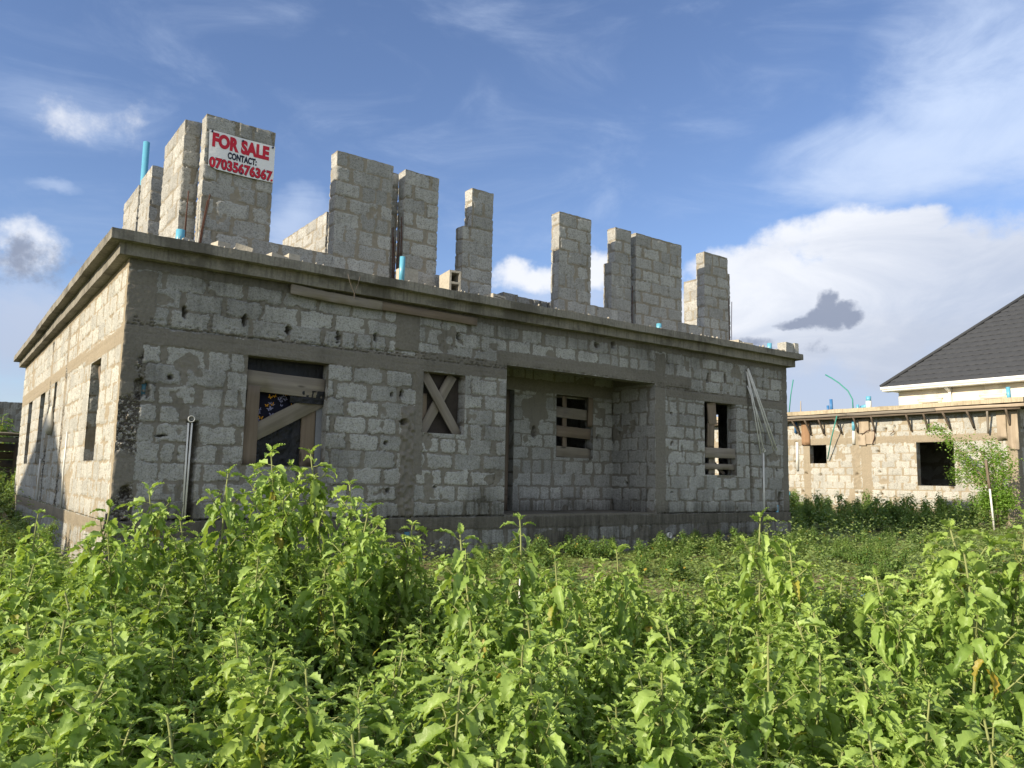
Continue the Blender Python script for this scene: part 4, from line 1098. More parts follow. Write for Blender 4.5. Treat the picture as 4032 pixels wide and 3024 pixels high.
# ================================================================== BEHIND THE LEFT SIDE: boundary wall, shed
pw_ = thing('boundary_wall', 'dark shaded block boundary wall at the far left behind the house', 'wall', (4, 28, 0))
PW = MAS(); PW.add(masonry((-8, 28, -.8), X_, -Y_, 26, 4.15, .06, seed=800, nl=-X_, nr=X_, top=.04, stain=lambda P, U, V: .6 + 0 * U))
PW.add(masonry((-8, 28.225, -.8), X_, Y_, 26, 4.15, .3, seed=801)); PW.flat('wall', (-8, 28, 3.35), X_, Y_, 26, .225, Z, .06, .4, .01, dz=.04)
PW.build(pw_, M_MAS)
shed = thing('lean_to_shed', 'dark timber lean-to shed with a flat plank roof at the left edge', 'shed', (-1.2, 16.5, gz(-1.2, 16.5)))
for i in range(6):
    board('roof_board', (-3.2, 15.4 + i * .36, 1.60 + .02 * (i % 2)), (.35, 15.4 + i * .36, 1.57 + .02 * (i % 3)), .33, .035, M_WOODL if i == 0 else M_WOOD, shed, seg=8, jit=.006)
for x, yq in ((-3., 15.6), (-.70, 15.6), (.25, 15.6), (-3., 17.2), (.25, 17.2)):
    board('post', (x, yq, -.4), (x + .03, yq, 1.55), .09, .09, M_WOOD if x == -.70 else M_WOODD, shed, up=(0, 1, 0), seg=4)
board('rail', (-3.1, 15.5, 1.42), (.3, 15.5, 1.40), .06, .13, M_WOOD, shed); board('rail', (-3.1, 15.3, .55), (.6, 15.3, .53), .05, .05, M_WOODD, shed)
for i in range(7): board('wall_board', (-3.1, 17.3, -.2 + i * .24), (.3, 17.3, -.2 + i * .24), .03, .22, M_WOODD, shed)
# unseen gabled house out to the left, shape guessed to cast the side wall's shadow
gab = thing('unseen_gabled_house', 'unseen gabled house beyond the left edge, its shape guessed to cast the wall shadow', 'house', (-24, 7.2, GZ))
gb = MB()
ax0, ax1 = -30., -24.
V = [(ax1, 3.6, GZ), (ax1, 11.6, GZ), (ax1, 11.6, 9.6), (ax1, 7.3, 12.45), (ax1, 3.6, 9.6)]
V2 = [(ax0, p[1], p[2]) for p in V]
V = [(ax1, 4.9, GZ), (ax1, 11.0, GZ), (ax1, 11.0, 11.0), (ax1, 7.35, 12.75), (ax1, 4.9, 11.0)]
def gable(mb, prof):
    a = [(ax1, y, z) for y, z in prof]; b = [(ax0, y, z) for y, z in prof]; n = len(prof)
    mb.add(a + b, [(i, (i + 1) % n, n + (i + 1) % n, n + i) for i in range(n)], [(0, i + 1, i) for i in range(1, n - 1)] + [(n, n + i, n + i + 1) for i in range(1, n - 1)])
gable(gb, [(3.0, GZ), (12.6, GZ), (12.4, 11.1), (7.45, 12.75), (4.4, 11.1)][:5]); gb.build('wall', M_CREAM, gab)
rf = MB(); gable(rf, [(12.6, 11.05), (12.6, 11.2), (7.45, 12.95), (4.2, 11.2), (4.2, 11.05), (7.45, 12.76)]); rf.build('roof', M_ROOF, gab)

# ================================================================== PLANTS
def leaf_shape(nr, nc, wid=.30, serr=.10, fold=.35, droop=1.0, crink=.03, rs=None, tip=1.):
    """unit leaf: along +x, width +-y, up +z"""
    V = []; 
    x = z = 0.; ang = 0.
    xs = [0.]; zs = [0.]; an = [0.]
    for i in range(nr):
        ang = -droop * ((i + 1) / nr) ** 1.2
        x += math.cos(ang) / nr; z += math.sin(ang) / nr
        xs.append(x); zs.append(z); an.append(ang)
    for i in range(nr + 1):
        t = i / nr
        w = wid * (math.sin(math.pi * min(1, t ** .60)) ** .9 * (1.12 - .35 * t) if 0 < t < 1 else .015)
        if 0 < t < 1: w *= (1 + serr) if i % 2 else (1 - serr)
        for j in range(-nc, nc + 1):
            s = j / nc
            yv = w * s
            sh = (.035 if (i % 2 and abs(j) == nc) else 0.)
            up = abs(s) * w * fold + crink * math.sin(i * 2.4 + abs(j) * 1.7) * (1 - .3 * abs(s)) * (0 < t < 1) + (rs.uniform(-1, 1) * crink * .6 if rs else 0)
            a = an[i]
            V.append((xs[i] + sh - up * math.sin(a) * -1 * 0 - up * math.sin(a), yv, zs[i] + up * math.cos(a)))
    m = 2 * nc + 1
    Q = [(i*m+j, (i+1)*m+j, (i+1)*m+j+1, i*m+j+1) for i in range(nr) for j in range(m - 1)]
    return np.array(V), np.array(Q)

class Plant:
    def __init__(s, seed, res=(10, 2)):
        s.rs = random.Random(seed); s.res = res
        s.LV = []; s.LQ = []; s.age = []; s.yel = []; s.n = 0; s.st = MB()
    def leaf(s, base, az, pitch, L, age, droop=None, roll=None, wid=None, yel=0.):
        rs = s.rs
        V, Q = leaf_shape(s.res[0], s.res[1], wid or rs.uniform(.165, .235), .15, rs.uniform(.3, 1.0), rs.uniform(.5, 1.4) if droop is None else droop, .040, rs)
        V = V * L
        r = rs.uniform(-.45, .45) if roll is None else roll
        c, q = math.cos(r), math.sin(r); V = V @ np.array([[1, 0, 0], [0, c, q], [0, -q, c]])
        c, q = math.cos(pitch), math.sin(pitch); V = V @ np.array([[c, 0, q], [0, 1, 0], [-q, 0, c]])
        c, q = math.cos(az), math.sin(az); V = V @ np.array([[c, q, 0], [-q, c, 0], [0, 0, 1]])
        d = np.array([math.cos(az) * math.cos(pitch), math.sin(az) * math.cos(pitch), math.sin(pitch)])
        pet = L * .22
        b = np.array(base) + d * pet
        s.st.tube([base, b], max(.0011, L * .016), 4, False)
        s.LV.append(V + b); s.LQ.append(Q + s.n); s.n += len(V)
        s.age.append(np.full(len(V), age)); s.yel.append(np.full(len(V), yel))
    def axis(s, A, dirv, L, r0, top_len, lmax, depth, dens=1.):
        rs = s.rs
        A = np.array(A, float); d = np.array(dirv, float); d /= np.linalg.norm(d)
        n = max(4, int(L / .05)); pts = [A]; dd = d.copy()
        for i in range(n):
            dd = dd + np.array([rs.uniform(-.06, .06), rs.uniform(-.06, .06), .05 if depth else .02]); dd /= np.linalg.norm(dd)
            pts.append(pts[-1] + dd * L / n)
        pts = np.array(pts)
        s.st.tube(pts, r0, 6, False, r0 * .45)
        cum = np.linspace(0, L, n + 1)
        def at(q): return np.array([np.interp(q, cum, pts[:, k]) for k in range(3)])
        q = L; az = rs.uniform(0, 6.28); i = 0
        while q > L * (.10 if depth else .12):
            t = L - q
            f = min(1, (t + .006) / top_len)
            Lf = (.030 if depth else .045) + (lmax - .035) * f ** .6
            if t > .62 * L and not depth: Lf *= .8
            age = max(0, 1 - t / (.26 if not depth else .14)) * .9 + rs.uniform(0, .25)
            for sg in (0, math.pi):
                if t > .55 * L and not depth and rs.random() < .35: continue
                if rs.random() < .06: continue
                pitch = .75 - 1.25 * min(1, t / (.07 if depth else .09)) + rs.uniform(-.3, .3)
                s.leaf(at(q), az + sg + rs.uniform(-.35, .35), pitch, Lf * rs.uniform(.75, 1.15), age, droop=.5 + .95 * min(1, (t + .02) / .08) * rs.uniform(.5, 1.3),
                       yel=rs.uniform(.4, 1.) if (t > .6 * L and rs.random() < .05) else 0.)
            if not depth and .12 < t < .86 * L:
                for sg in (0, math.pi):
                    if rs.random() < .78 * dens:
                        bl = rs.uniform(.05, .10) + .30 * (t / L) * rs.uniform(.4, 1.1)
                        aa = az + sg + rs.uniform(-.4, .4)
                        s.axis(at(q), (math.cos(aa), math.sin(aa), rs.uniform(.55, 1.0)), bl, r0 * .5, .06, .095, 1)
            az += math.pi / 2 + rs.uniform(-.2, .2)
            q -= (.026 if depth else .026) + (.045 if not depth else .030) * min(1, t / .22)
            i += 1
        if True:
            for k in range(6):
                s.leaf(pts[-1], rs.uniform(0, 6.28), rs.uniform(.4, 1.3), rs.uniform(.014, .034), 1., droop=.5)
    def meshes(s, nm, lm, sm, smooth=True):
        V = np.vstack(s.LV); Q = np.vstack(s.LQ)
        lme = raw_mesh(nm + '_leaves', V, Q, None, dict(age=np.concatenate(s.age), yellow=np.concatenate(s.yel)), smooth, [lm])
        sme = raw_mesh(nm + '_stem', np.vstack(s.st.V), np.vstack(s.st.Q), np.vstack(s.st.T) if s.st.T else None, None, True, [sm])
        return lme, sme

def weed_variant(seed, style):
    p = Plant(seed)
    rs = p.rs
    if style == 'slim': p.axis((0, 0, 0), (rs.uniform(-.06, .06), rs.uniform(-.06, .06), 1), 1.0, .0075, .12, .128, 0, .8)
    elif style == 'bushy':
        p.axis((0, 0, 0), (rs.uniform(-.1, .1), rs.uniform(-.1, .1), 1), 1.0, .008, .13, .135, 0, 1.25)
        a = rs.uniform(0, 6.28); p.axis((.01, 0, .03), (math.cos(a) * .35, math.sin(a) * .35, 1), .74, .006, .13, .13, 0, 1.)
    else:
        p.axis((0, 0, 0), (rs.uniform(-.14, .14), rs.uniform(-.14, .14), 1), 1.0, .008, .13, .14, 0, 1.1)
    return p.meshes('weed', M_LEAF, M_STEM)
VAR = {st: [weed_variant(900 + i + 50 * j, st) for i in range(n)] for j, (st, n) in enumerate((('slim', 7), ('bushy', 8), ('mid', 8)))}

def plant(name, label, cat, loc, h, rz, var, group, tilt=(0, 0), mats=None, wide=1.):
    e = thing(name, label, cat, tuple(loc), group)
    e.rotation_euler = (tilt[0], tilt[1], rz); e.scale = (h * wide, h * wide, h)
    for nm, me in (('leaves', var[0]), ('stem', var[1])):
        o = bpy.data.objects.new(nm, me); put(o, e)
    return e

def ray(px, py, depth):     # world point at a given distance from the photographer in the direction of a detail of the photo
    return CAM + (CF + CR * (px - 2016) / FOC + CU * (1512 - py) / FOC) * depth
S_ = 4032 / 2212
heroes = [
 (600, 955, 5.2, 'slim', 'tallest slender weed, its tip before the boarded left window'),
 (738, 960, 5.3, 'slim', 'tall slender weed beside the right edge of the boarded left window'),
 (490, 1002, 5.0, 'slim', 'tall weed whose tip stands just left of the boarded window sill'),
 (350, 1040, 4.6, 'slim', 'slender weed in front of the white conduits on the shaded wall'),
 (190, 1075, 4.3, 'slim', 'slender weed in front of the sunlit side wall'),
 (78, 1096, 4.4, 'slim', 'weed at the far left below the sunlit side wall'),
 (275, 1128, 4.2, 'mid', 'weed before the rough house corner column'),
 (560, 1060, 4.7, 'bushy', 'bushy weed under the boarded left window'),
 (640, 1040, 4.9, 'bushy', 'bushy weed filling the gap below the tallest slender weed'),
 (805, 1035, 5.0, 'bushy', 'bushy weed below the right jamb of the boarded window'),
 (850, 1120, 4.8, 'bushy', 'last tall weed left of the open grass before the porch'),
 (700, 1080, 4.5, 'bushy', 'full weed in the middle of the tall clump by the wall'),
 (440, 1110, 4.5, 'bushy', 'full weed between the conduit and the tall clump'),
 (1130, 1108, 3.9, 'slim', 'upright weed in front of the porch left jamb'),
 (1050, 1132, 3.8, 'slim', 'weed with a drooping left leaf just left of the porch'),
 (1325, 1160, 4.1, 'slim', 'lone weed tip before the porch floor edge'),
 (1215, 1175, 3.7, 'mid', 'low weed between the two weed tips before the porch'),
 (1640, 1095, 4.4, 'slim', 'broad-leaved weed below the leaning white conduits'),
 (1725, 1165, 4.2, 'mid', 'weed at the right corner of the shaded house front'),
 (2110, 1092, 3.5, 'slim', 'tall weed in front of the young tree at the right'),
 (2195, 1125, 3.3, 'mid', 'weed cut by the right edge of the view'),
 (2045, 1165, 3.2, 'mid', 'large-leaved weed left of the tall right-hand weed'),
 (1980, 1230, 3.0, 'mid', 'weed at the right in front of the bare earth strip'),
]
placed = []
rsP = random.Random(21)
for (px, py, dep, st, lab) in heroes:
    tip = ray(px * S_, py * S_, dep)
    g = float(gz(tip[0], tip[1]))
    h = tip[2] - g
    v = VAR[st][rsP.randrange(len(VAR[st]))]
    zt_ = max(v_.co.z for v_ in v[0].vertices)
    plant('weed', lab, 'weed', (tip[0], tip[1], g), h / zt_, rsP.uniform(0, 6.28), v, 'serrated weeds of the foreground thicket', wide=rsP.uniform(.85, 1.0) if h > 1.05 else 1.)
    placed.append((tip[0], tip[1]))
prof_x = [-100, 0, 300, 480, 830, 890, 1000, 1150, 1300, 1450, 1600, 1750, 1900, 2000, 2100, 2320]
prof_y = [1150, 1145, 1140, 1110, 1120, 1225, 1190, 1165, 1205, 1225, 1180, 1210, 1235, 1160, 1125, 1105]
VT = {id(v[0]): max(q.co.z for q in v[0].vertices) for L in VAR.values() for v in L}
cnt = 0; tries = 0
LOW = 'leafy weed of the foreground thicket with its tip below the house wall'
while cnt < 276 and tries < 60000:
    tries += 1
    dep = math.sqrt(rsP.uniform(1.8 ** 2, 5.9 ** 2)); pxd = rsP.uniform(-140, 2350)
    q = ray(pxd * S_, 2300, dep); x, y = q[0], q[1]
    dmin = .155 + .020 * dep
    if any((x - a) ** 2 + (y - b) ** 2 < dmin * dmin for a, b in placed): continue
    if dep > 5.3 and 880 < pxd < 2020 and rsP.random() < .8: continue
    nz_ = float(fbm(np.array([[x * .9, y * .9, 0]]), 333, 2)[0])
    if nz_ < .32: continue
    g = float(gz(x, y))
    h = rsP.uniform(.70, 1.12) * (.9 + .25 * (nz_ - .4))
    py_lim = (np.interp(pxd, prof_x, prof_y) + rsP.uniform(0, 45)) * S_
    X2, Y2, zz = pix((x, y, g + h))
    if Y2 < py_lim:
        h *= 1 - (py_lim - Y2) / max(1., (pix((x, y, g))[1] - Y2))
    if h < .34: continue
    st = rsP.choice(['bushy', 'mid', 'mid', 'bushy', 'slim'])
    v = VAR[st][rsP.randrange(len(VAR[st]))]
    plant('weed', LOW, 'weed', (x, y, g), h / VT[id(v[0])], rsP.uniform(0, 6.28), v, 'serrated weeds of the foreground thicket', (rsP.uniform(-.12, .12), rsP.uniform(-.12, .12)), wide=rsP.uniform(1.1, 1.5) if h < .8 else 1.12)
    placed.append((x, y)); cnt += 1

# low creeping ground cover between the weeds and round the houses: uncountable leaves
def cover(n, dmin, dmax, pxa, pxb, size, seed, zmax=.10, dens_thr=.40, extra=None):
    r = np.random.default_rng(seed)
    dep = np.sqrt(r.uniform(dmin ** 2, dmax ** 2, n)); px = r.uniform(pxa, pxb, n) * S_
    P = CAM + (CF + CR * ((px - 2016) / FOC)[:, None] + CU * ((1512 - 2300) / FOC)) * dep[:, None]
    x, y = P[:, 0], P[:, 1]
    nn = fbm(np.stack([x * .8, y * .8, 0 * x], -1), 411, 4)
    hh = fbm(np.stack([x * 1.7, y * 1.7, 0 * x], -1), 412, 3)
    ok = (nn + r.uniform(-.06, .06, n) > dens_thr) & ~((x > -.12) & (x < W_ + .1) & (y > -.10) & (y < D_ + .1)) & (x < NX - .1)
    x, y, hh = x[ok], y[ok], hh[ok]; k = len(x)
    z = gz(x, y) + r.uniform(.0, 1., k) ** 1.3 * zmax * (sst(.36, .72, hh) ** 1.5 * 3.0 + .12)
    L = size * r.uniform(.5, 1.3, k); az = r.uniform(0, 6.283, k); pit = r.uniform(-.5, .7, k); rol = r.uniform(-.7, .7, k)
    T0 = np.array([(0, 0, 0), (.45, .30, .06), (1, 0, -.10), (.45, -.30, .06), (.5, 0, -.02)])
    V = np.repeat(T0[None], k, 0) * L[:, None, None]
    c, s = np.cos(rol)[:, None], np.sin(rol)[:, None]; yv, zv = V[..., 1] * c - V[..., 2] * s, V[..., 1] * s + V[..., 2] * c
    c, s = np.cos(pit)[:, None], np.sin(pit)[:, None]; xv, zv2 = V[..., 0] * c - zv * s, V[..., 0] * s + zv * c
    c, s = np.cos(az)[:, None], np.sin(az)[:, None]; xw, yw = xv * c - yv * s, xv * s + yv * c
    W = np.stack([xw + x[:, None], yw + y[:, None], zv2 + z[:, None]], -1)
    T = np.array([(0, 4, 1), (1, 4, 2), (0, 3, 4), (3, 2, 4)])
    tri = (T[None] + (np.arange(k) * 5)[:, None, None]).reshape(-1, 3)
    age = np.repeat(np.clip(r.uniform(0, 1, k) * .8 + .2 * (hh - .5), 0, 1), 5)
    return W.reshape(-1, 3), tri, age, np.repeat((r.uniform(0, 1, k) < .012).astype(float), 5)
parts_ = [cover(26000, 1.7, 6.4, -120, 2330, .055, 50, .26, .36), cover(60000, 2.0, 7.5, -100, 2312, .030, 51, .10, .42), cover(100000, 6.0, 15., -60, 2280, .055, 52, .10, .42), cover(45000, 12., 28., 1650, 2300, .065, 53, .20, .36),
          cover(16000, 10., 30., -300, 80, .065, 54, .25, .30)]
nn_ = 0; VV_ = []; TT_ = []; AA_ = []; YY_ = []
for V, Tt, A, Yl in parts_:
    VV_.append(V); TT_.append(Tt + nn_); AA_.append(A); YY_.append(Yl); nn_ += len(V)
tag(mobj('ground_cover', np.vstack(VV_), None, np.vstack(TT_), M_COVER, None, dict(age=np.concatenate(AA_), yellow=np.concatenate(YY_))),
    'low creeping green ground cover over the earth around the houses', 'ground cover', None, 'stuff')

# shrubs: coarser plants farther off
def shrub_variant(seed, style=0):
    p = Plant(seed, (4, 1)); rs = p.rs
    p.axis((0, 0, 0), (rs.uniform(-.1, .1), rs.uniform(-.1, .1), 1), 1.0, .009, .25, .13, 0, 1.2)
    for i in range(3 if style == 0 else 1):
        a = rs.uniform(0, 6.28); p.axis((0, 0, .03), (math.cos(a) * .7, math.sin(a) * .7, 1), rs.uniform(.5, .8), .007, .2, .12, 0, 1.)
    return p.meshes('shrub', M_SHRUB, M_STEM)
SV = [shrub_variant(1300 + i, i % 2) for i in range(6)]
SVT = [max(q.co.z for q in v[0].vertices) for v in SV]
def shrub(label, x, y, h, group, wide=1.2, i=None):
    i = rsP.randrange(6) if i is None else i
    return plant('shrub', label, 'shrub', (x, y, float(gz(x, y))), h / SVT[i], rsP.uniform(0, 6.28), SV[i], group, wide=wide)
GS = 'shrubs between the two unfinished houses'
n2x, n2y, n2s = 3032, 1500, 1000 / 2212
for (cx, cy, dep, lab, wd) in ((345, 985, 21.5, 'dark shrub under the neighbour white drain pipe', 1.2), (440, 950, 21., 'tallest dark shrub under the neighbour small window', 1.3),
        (640, 1100, 20.5, 'pale green shrub left of the neighbour middle column', 1.0), (780, 1090, 21., 'dark shrub at the foot of the neighbour middle column', 1.3),
        (960, 1062, 21.5, 'dark shrub just right of the neighbour middle column', 1.0), (1073, 992, 21., 'tall slender dark shrub left of the neighbour big window', .8),
        (1400, 1095, 20.5, 'light green shrub beneath the neighbour big window', 1.4), (1560, 1085, 21., 'round shrub beneath the right half of the neighbour big window', 1.4),
        (900, 1420, 13.5, 'small leafy shrub standing alone on the open grass', 1.3), (1180, 1470, 13., 'small shrub right of the lone one on the open grass', 1.4),
        (700, 1480, 12.5, 'low leafy shrub beyond the house front right corner', 1.5)):
    tip = ray(n2x + cx * n2s, n2y + cy * n2s, dep); g = float(gz(tip[0], tip[1])); h = tip[2] - g
    shrub(lab, tip[0], tip[1], max(.35, h), GS, wd)
DS = 'dark low shrub in the shaded strip between the two unfinished houses'
k = 0; pl2 = []
while k < 46:
    x, y = rsP.uniform(15.2, 22.6), rsP.uniform(-.5, 7.5)
    X2, Y2, zz = pix((x, y, 0)); xd = X2 / S_
    if not 1700 < xd < 2170: continue
    if any((x - a) ** 2 + (y - b) ** 2 < .3 for a, b in pl2): continue
    if x < 18.5 and rsP.random() < .55: continue
    shrub(DS, x, y, rsP.uniform(.55, 1.05) * (1 if x > 18 else .6), GS, rsP.uniform(1.2, 1.8)); pl2.append((x, y)); k += 1
GL = 'shrubs beside the sunlit side wall'
for i in range(26):
    y = rsP.uniform(2.5, 15.); x = rsP.uniform(-1.15, -.25) if y < 12 else rsP.uniform(-1.2, .6)
    shrub('dark leafy shrub growing beside the foot of the sunlit side wall', x, y, rsP.uniform(.35, .6) if y < 12 else rsP.uniform(.5, .9), GL, 1.6)
for x, y, h, lab in ((-.9, 19.5, 2.3, 'green shrub rising behind the shed roof'), (-.2, 20.5, 2.2, 'green shrub behind the right end of the shed roof'), (.35, 19., 2.55, 'tall pale shrub against the far end of the house'),
                     (-.5, 14.6, 1.05, 'leafy shrub below the shed plank roof'), (-.05, 14.0, .9, 'leafy shrub at the far corner of the sunlit wall'), (-.9, 14.9, 1.1, 'leafy shrub at the left end below the shed')):
    shrub(lab, x, y, h, None, 1.3)
GF = 'low herbs at the foot of the shaded front'
for i in range(55):
    x = rsP.uniform(4.6, 13.8); y = rsP.uniform(-.9, -.25)
    shrub('low leafy herb growing at the foot of the shaded house front', x, y, rsP.uniform(.15, .42), GF, 1.8)
for i in range(105):
    x = rsP.uniform(4., 16.5); y = rsP.uniform(-4.6, -.7)
    shrub('small leafy herb scattered on the open grass before the porch', x, y, rsP.uniform(.14, .36), 'small herbs on the open grass', 2.)

# young tree with a stake at the right
TX = 21.5
tr = thing('young_tree', 'young tree with thin arching leafy branches before the neighbour corner', 'tree', (TX, -.74, float(gz(TX, -.74))))
tb = MB(); rs = random.Random(5)
g0 = float(gz(TX, -.74))
limbs = [[(-.74, g0), (-.72, .1), (-.62, .55), (-.35, .95), (-.05, 1.3), (.2, 1.65), (.4, 1.95), (.62, 2.22), (.98, 2.30)],
         [(-.74, g0), (-.74, .2), (-.70, .8), (-.62, 1.3), (-.56, 1.92)], [(-.74, g0), (-.78, .3), (-.95, .8), (-1.22, 1.30)], [(-.62, .5), (-.3, .75), (0, .9), (.2, .78)],
         [(-.5, .75), (-.1, 1.05), (.36, 1.08), (.5, .95)], [(-.74, .1), (-.95, .35), (-1.15, .2)], [(-.74, .2), (-.5, .45), (-.45, .1)], [(-.3, 1.0), (.1, 1.45), (.32, 1.42)],
         [(-.7, .8), (-.45, 1.25), (-.40, 1.6)], [(-.85, .6), (-1.0, 1.1), (-.95, 1.5)], [(-.74, .0), (-.9, .25), (-1.05, .55)], [(-.74, .0), (-.55, .2), (-.35, .35)], [(-.56, 1.5), (-.2, 1.72), (-.1, 1.9)], [(-.6, 1.2), (-.9, 1.5), (-1.05, 1.55)]]
LV = []; LT = []; ln = 0; ag = []
for li, lb in enumerate(limbs):
    pts = np.array([(TX + rs.uniform(-.08, .08) + .35 * math.sin(li * 1.9) * (i / len(lb)), a, b) for i, (a, b) in enumerate(lb)])
    tb.tube(pts, .022 if li < 3 else .011, 6, True, .005)
    cum = np.append(0, np.cumsum(np.linalg.norm(np.diff(pts, axis=0), axis=1)))
    nl_ = int(cum[-1] * (430 if li not in (5, 6, 10, 11) else 1200))
    for i in range(nl_):
        q = cum[-1] * (1 - rs.random() ** 1.15 * .82)
        c = np.array([np.interp(q, cum, pts[:, k]) for k in range(3)]) + np.array([rs.gauss(0, .10), rs.gauss(0, .10), rs.gauss(-.02, .10)])
        L = rs.uniform(.045, .08); a = rs.uniform(0, 6.28); p = rs.uniform(-.9, .6); r = rs.uniform(-1, 1)
        T0 = np.array([(0, 0, 0), (.4, .32, .04), (1, 0, 0), (.4, -.32, .04)]) * L
        cc, s2 = math.cos(r), math.sin(r); T0 = T0 @ np.array([[1, 0, 0], [0, cc, s2], [0, -s2, cc]])
        cc, s2 = math.cos(p), math.sin(p); T0 = T0 @ np.array([[cc, 0, s2], [0, 1, 0], [-s2, 0, cc]])
        cc, s2 = math.cos(a), math.sin(a); T0 = T0 @ np.array([[cc, s2, 0], [-s2, cc, 0], [0, 0, 1]])
        LV.append(T0 + c); LT += [(ln, ln + 1, ln + 2), (ln, ln + 2, ln + 3)]; ln += 4; ag += [rs.random()] * 4
tb.build('trunk', M_BARK, tr, True)
mobj('crown', np.vstack(LV), None, LT, M_TREEL, tr, dict(age=ag, yellow=np.zeros(len(ag))))
st_ = thing('stake', 'leaning two-tone stake, bare wood above and white below, by the young tree', 'stake', (TX - .3, -.76, g0))
board('wood_top', (TX - .3, -.70, .58), (TX - .3, -.64, 1.34), .06, .06, M_WOODB, st_, up=(1, 0, 0), seg=4)
MB().tube([(TX - .3, -.76, g0), (TX - .3, -.70, .585)], .026, 8).build('white_lower', M_PVCW, st_)

# litter
def scrap(label, x, y, s, mat, seed):
    o = thing('litter', label, 'litter', (x, y, float(gz(x, y)) + .02))
    r = np.random.default_rng(seed); V, Q = grid_box(-s, s, -s * .7, s * .7, 0, s * .6, s * .4, s * .3, seed, 6.)
    mobj('crumpled_piece', V + np.array(o.location), Q, None, mat, o)
p = ray(3410, 2300, 9.2); scrap('crumpled blue litter lying on the open grass', p[0], p[1], .05, M_TRASHB, 5)
p = ray(3570, 2280, 9.6); scrap('small yellow litter lying on the open grass', p[0], p[1], .04, M_TRASHY, 6)
p = ray(2045, 2310, 7.6); o = thing('marker_peg', 'thin white peg standing among the weeds before the porch', 'peg', (p[0], p[1], float(gz(p[0], p[1]))))
MB().tube([(p[0], p[1], float(gz(p[0], p[1])) - .05), (p[0] + .01, p[1], float(gz(p[0], p[1])) + .33)], .012, 6).build('peg_shaft', M_PVCW, o)

# ================================================================== SKY AND SUN
SUN_EL, SUN_AZ = R_(24.8), R_(-88.5)         # azimuth from +Y towards +X
w = bpy.data.worlds.new('World'); scene.world = w; w.use_nodes = True
t = NT(w.node_tree)
out = t.n('ShaderNodeOutputWorld'); bg = t.n('ShaderNodeBackground'); t.link(bg.outputs[0], out.inputs[0])
SKY = .10
bg.inputs['Strength'].default_value = SKY
sky = t.n('ShaderNodeTexSky', sky_type='NISHITA'); sky.sun_disc = False
sky.sun_elevation = SUN_EL; sky.sun_rotation = SUN_AZ % (2 * math.pi); sky.altitude = 300; sky.air_density = 1.0; sky.dust_density = .6; sky.ozone_density = 2.6
gen = t.n('ShaderNodeTexCoord').outputs['Generated']
sep = t.n('ShaderNodeSeparateXYZ'); t.link(gen, sep.inputs[0])
wa = t.m('SUBTRACT', t.noise(gen, 7., 5., .6), .5); 
wb = t.m('SUBTRACT', t.noise(t.scale(gen, (1.3, 1.1, 1.7)), 8., 5., .6), .5)
az = t.m('ADD', t.m('ARCTAN2', sep.outputs[0], sep.outputs[1]), t.m('MULTIPLY', wa, .085))
el = t.m('ADD', t.m('ARCSINE', sep.outputs[2]), t.m('MULTIPLY', wb, .055))
def field(blobs):
    f = None
    for (px, py, rx, ry, wt) in blobs:
        d = CF + CR * (px * S_ - 2016) / FOC + CU * (1512 - py * S_) / FOC; d = d / np.linalg.norm(d)
        a0 = math.atan2(d[0], d[1]); e0 = math.asin(d[2])
        da = t.m('DIVIDE', t.m('SUBTRACT', az, a0), rx * S_ / FOC); de = t.m('DIVIDE', t.m('SUBTRACT', el, e0), ry * S_ / FOC)
        q = t.m('MULTIPLY', t.m('SUBTRACT', 1., t.m('ADD', t.m('MULTIPLY', da, da), t.m('MULTIPLY', de, de))), wt)
        f = q if f is None else t.m('MAXIMUM', f, q)
    return t.m('MAXIMUM', f, -2.)
cum = field([(1900, 650, 400, 170, 1.0), (1960, 490, 105, 40, .9), (1810, 520, 190, 70, 1.), (1620, 600, 160, 80, 1.), (1530, 680, 110, 70, .9), (2110, 620, 150, 80, .9), (2000, 560, 180, 60, .8),
             (1140, 598, 105, 42, .75), (1300, 590, 60, 45, .8), (310, 235, 75, 45, .32), (230, 270, 100, 60, .22), (55, 530, 85, 60, .6)])
veil = field([(2080, 320, 420, 110, .95), (2230, 190, 330, 260, .9), (2200, 60, 300, 190, .6), (1250, 650, 260, 70, .8), (640, 480, 90, 90, .85), (190, 240, 190, 80, .25), (40, 700, 220, 120, 1.),
              (1900, 830, 560, 150, 1.8), (960, 15, 200, 40, .2), (1080, 220, 80, 90, .1), (560, 230, 220, 70, .0), (960, 350, 260, 90, .1), (1600, 160, 160, 40, .1), (1560, 280, 180, 30, .1), (110, 400, 60, 16, .4), (1320, 450, 50, 40, .2), (700, 640, 500, 60, .5), (1000, 800, 3000, 160, .5)])
dark = field([(1775, 690, 64, 32, 1.1), (1765, 652, 28, 30, 1.), (1712, 697, 38, 15, 1.), (1830, 698, 34, 18, 1.), (1640, 745, 70, 14, .35), (1720, 757, 90, 12, .3), (70, 560, 80, 40, .4)])
n1 = t.noise(gen, 11., 8., .62); n2 = t.noise(t.scale(gen, (1., 1., 2.6)), 5., 7., .62, .6); n3 = t.noise(gen, 26., 8., .66)
ca = t.ss(-.05, .60, t.m('ADD', cum, t.m('MULTIPLY', t.m('SUBTRACT', n1, .5), 1.9)))
va = t.m('MULTIPLY', t.ss(-.05, 1.15, t.m('ADD', veil, t.m('MULTIPLY', t.m('SUBTRACT', n2, .5), 1.5))), .86)
dk = t.m('MULTIPLY', t.ss(-.05, .8, t.m('ADD', dark, t.m('MULTIPLY', t.m('SUBTRACT', n3, .5), 2.6))), .9)
K = 1. / SKY
hz = t.ss(.42, .08, sep.outputs[2])
skc = t.mix(1., sky.outputs[0], (.90, .88, .98), 'MULTIPLY')
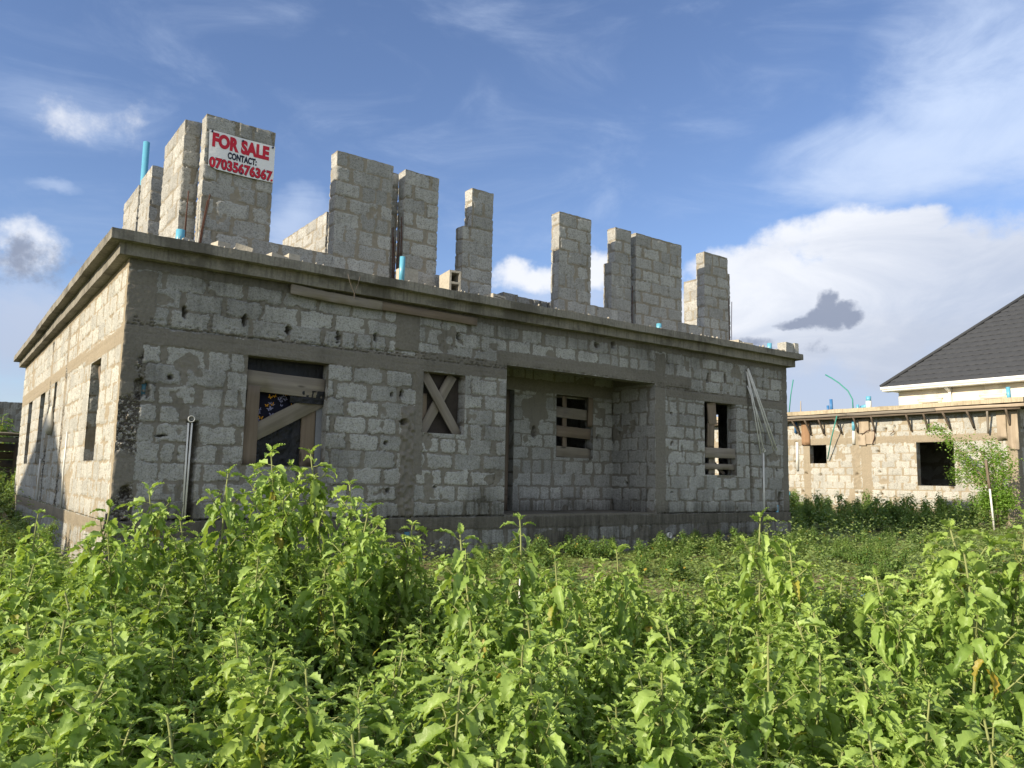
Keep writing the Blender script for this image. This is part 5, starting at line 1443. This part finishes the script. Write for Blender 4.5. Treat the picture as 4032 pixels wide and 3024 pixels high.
db = -CF * np.array([1., 1., 0]); db = db / np.linalg.norm(db); db = db * math.cos(.45) + np.array([0, 0, math.sin(.45)])
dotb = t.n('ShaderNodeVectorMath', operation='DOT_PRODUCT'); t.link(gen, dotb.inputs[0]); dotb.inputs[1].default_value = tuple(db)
fill_bank = t.m('MULTIPLY', t.ss(.05, .7, t.m('ADD', dotb.outputs['Value'], t.m('MULTIPLY', t.m('SUBTRACT', n2, .5), .8))), .56)  # unseen bright cloud bank behind the camera, added to lift the shaded front
veilc = t.mix(hz, (.40 * K, .47 * K, .60 * K), (.29 * K, .325 * K, .41 * K))
shade = t.ss(.30, .72, t.m('ADD', t.m('ADD', t.m('MULTIPLY', n2, .55), .24), t.m('SUBTRACT', t.m('MULTIPLY', t.m('SUBTRACT', sep.outputs[2], .20), 1.7), t.m('MULTIPLY', t.m('SUBTRACT', az, 1.0), .55))))
cumc = t.mix(shade, (.31 * K, .345 * K, .42 * K), (.54 * K, .55 * K, .575 * K))
darkc = (.16 * K, .187 * K, .255 * K)
c = t.mix(va, skc, veilc); c = t.mix(fill_bank, c, (.60 * K, .60 * K, .585 * K)); c = t.mix(t.m('MULTIPLY', ca, .93), c, cumc); c = t.mix(dk, c, darkc)
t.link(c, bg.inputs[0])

sl = bpy.data.lights.new('Sun', 'SUN'); sl.energy = 4.2; sl.angle = R_(.53); sl.color = (1., .87, .67)
so = bpy.data.objects.new('Sun', sl); put(so)
sd = Vector((math.sin(SUN_AZ) * math.cos(SUN_EL), math.cos(SUN_AZ) * math.cos(SUN_EL), math.sin(SUN_EL)))
so.rotation_euler = sd.to_track_quat('Z', 'Y').to_euler(); so.location = (-20, 0, 20)

# ================================================================== CAMERA
cam = bpy.data.cameras.new('Camera'); cam.sensor_width = 36; cam.lens = FOC / 4032 * 36; cam.clip_start = .05; cam.clip_end = 3000
co = bpy.data.objects.new('Camera', cam); put(co)
M4 = Matrix(((CR[0], CU[0], -CF[0], CAM[0]), (CR[1], CU[1], -CF[1], CAM[1]), (CR[2], CU[2], -CF[2], CAM[2]), (0, 0, 0, 1)))
co.matrix_world = M4
scene.camera = co

scene.view_settings.view_transform = 'Standard'; scene.view_settings.look = 'None'
scene.view_settings.exposure = .85; scene.view_settings.gamma = 1.
scene.render.engine = 'CYCLES'
scene.cycles.use_denoising = True
scene.cycles.max_bounces = 6; scene.cycles.transparent_max_bounces = 4
scene.cycles.sample_clamp_indirect = 6.
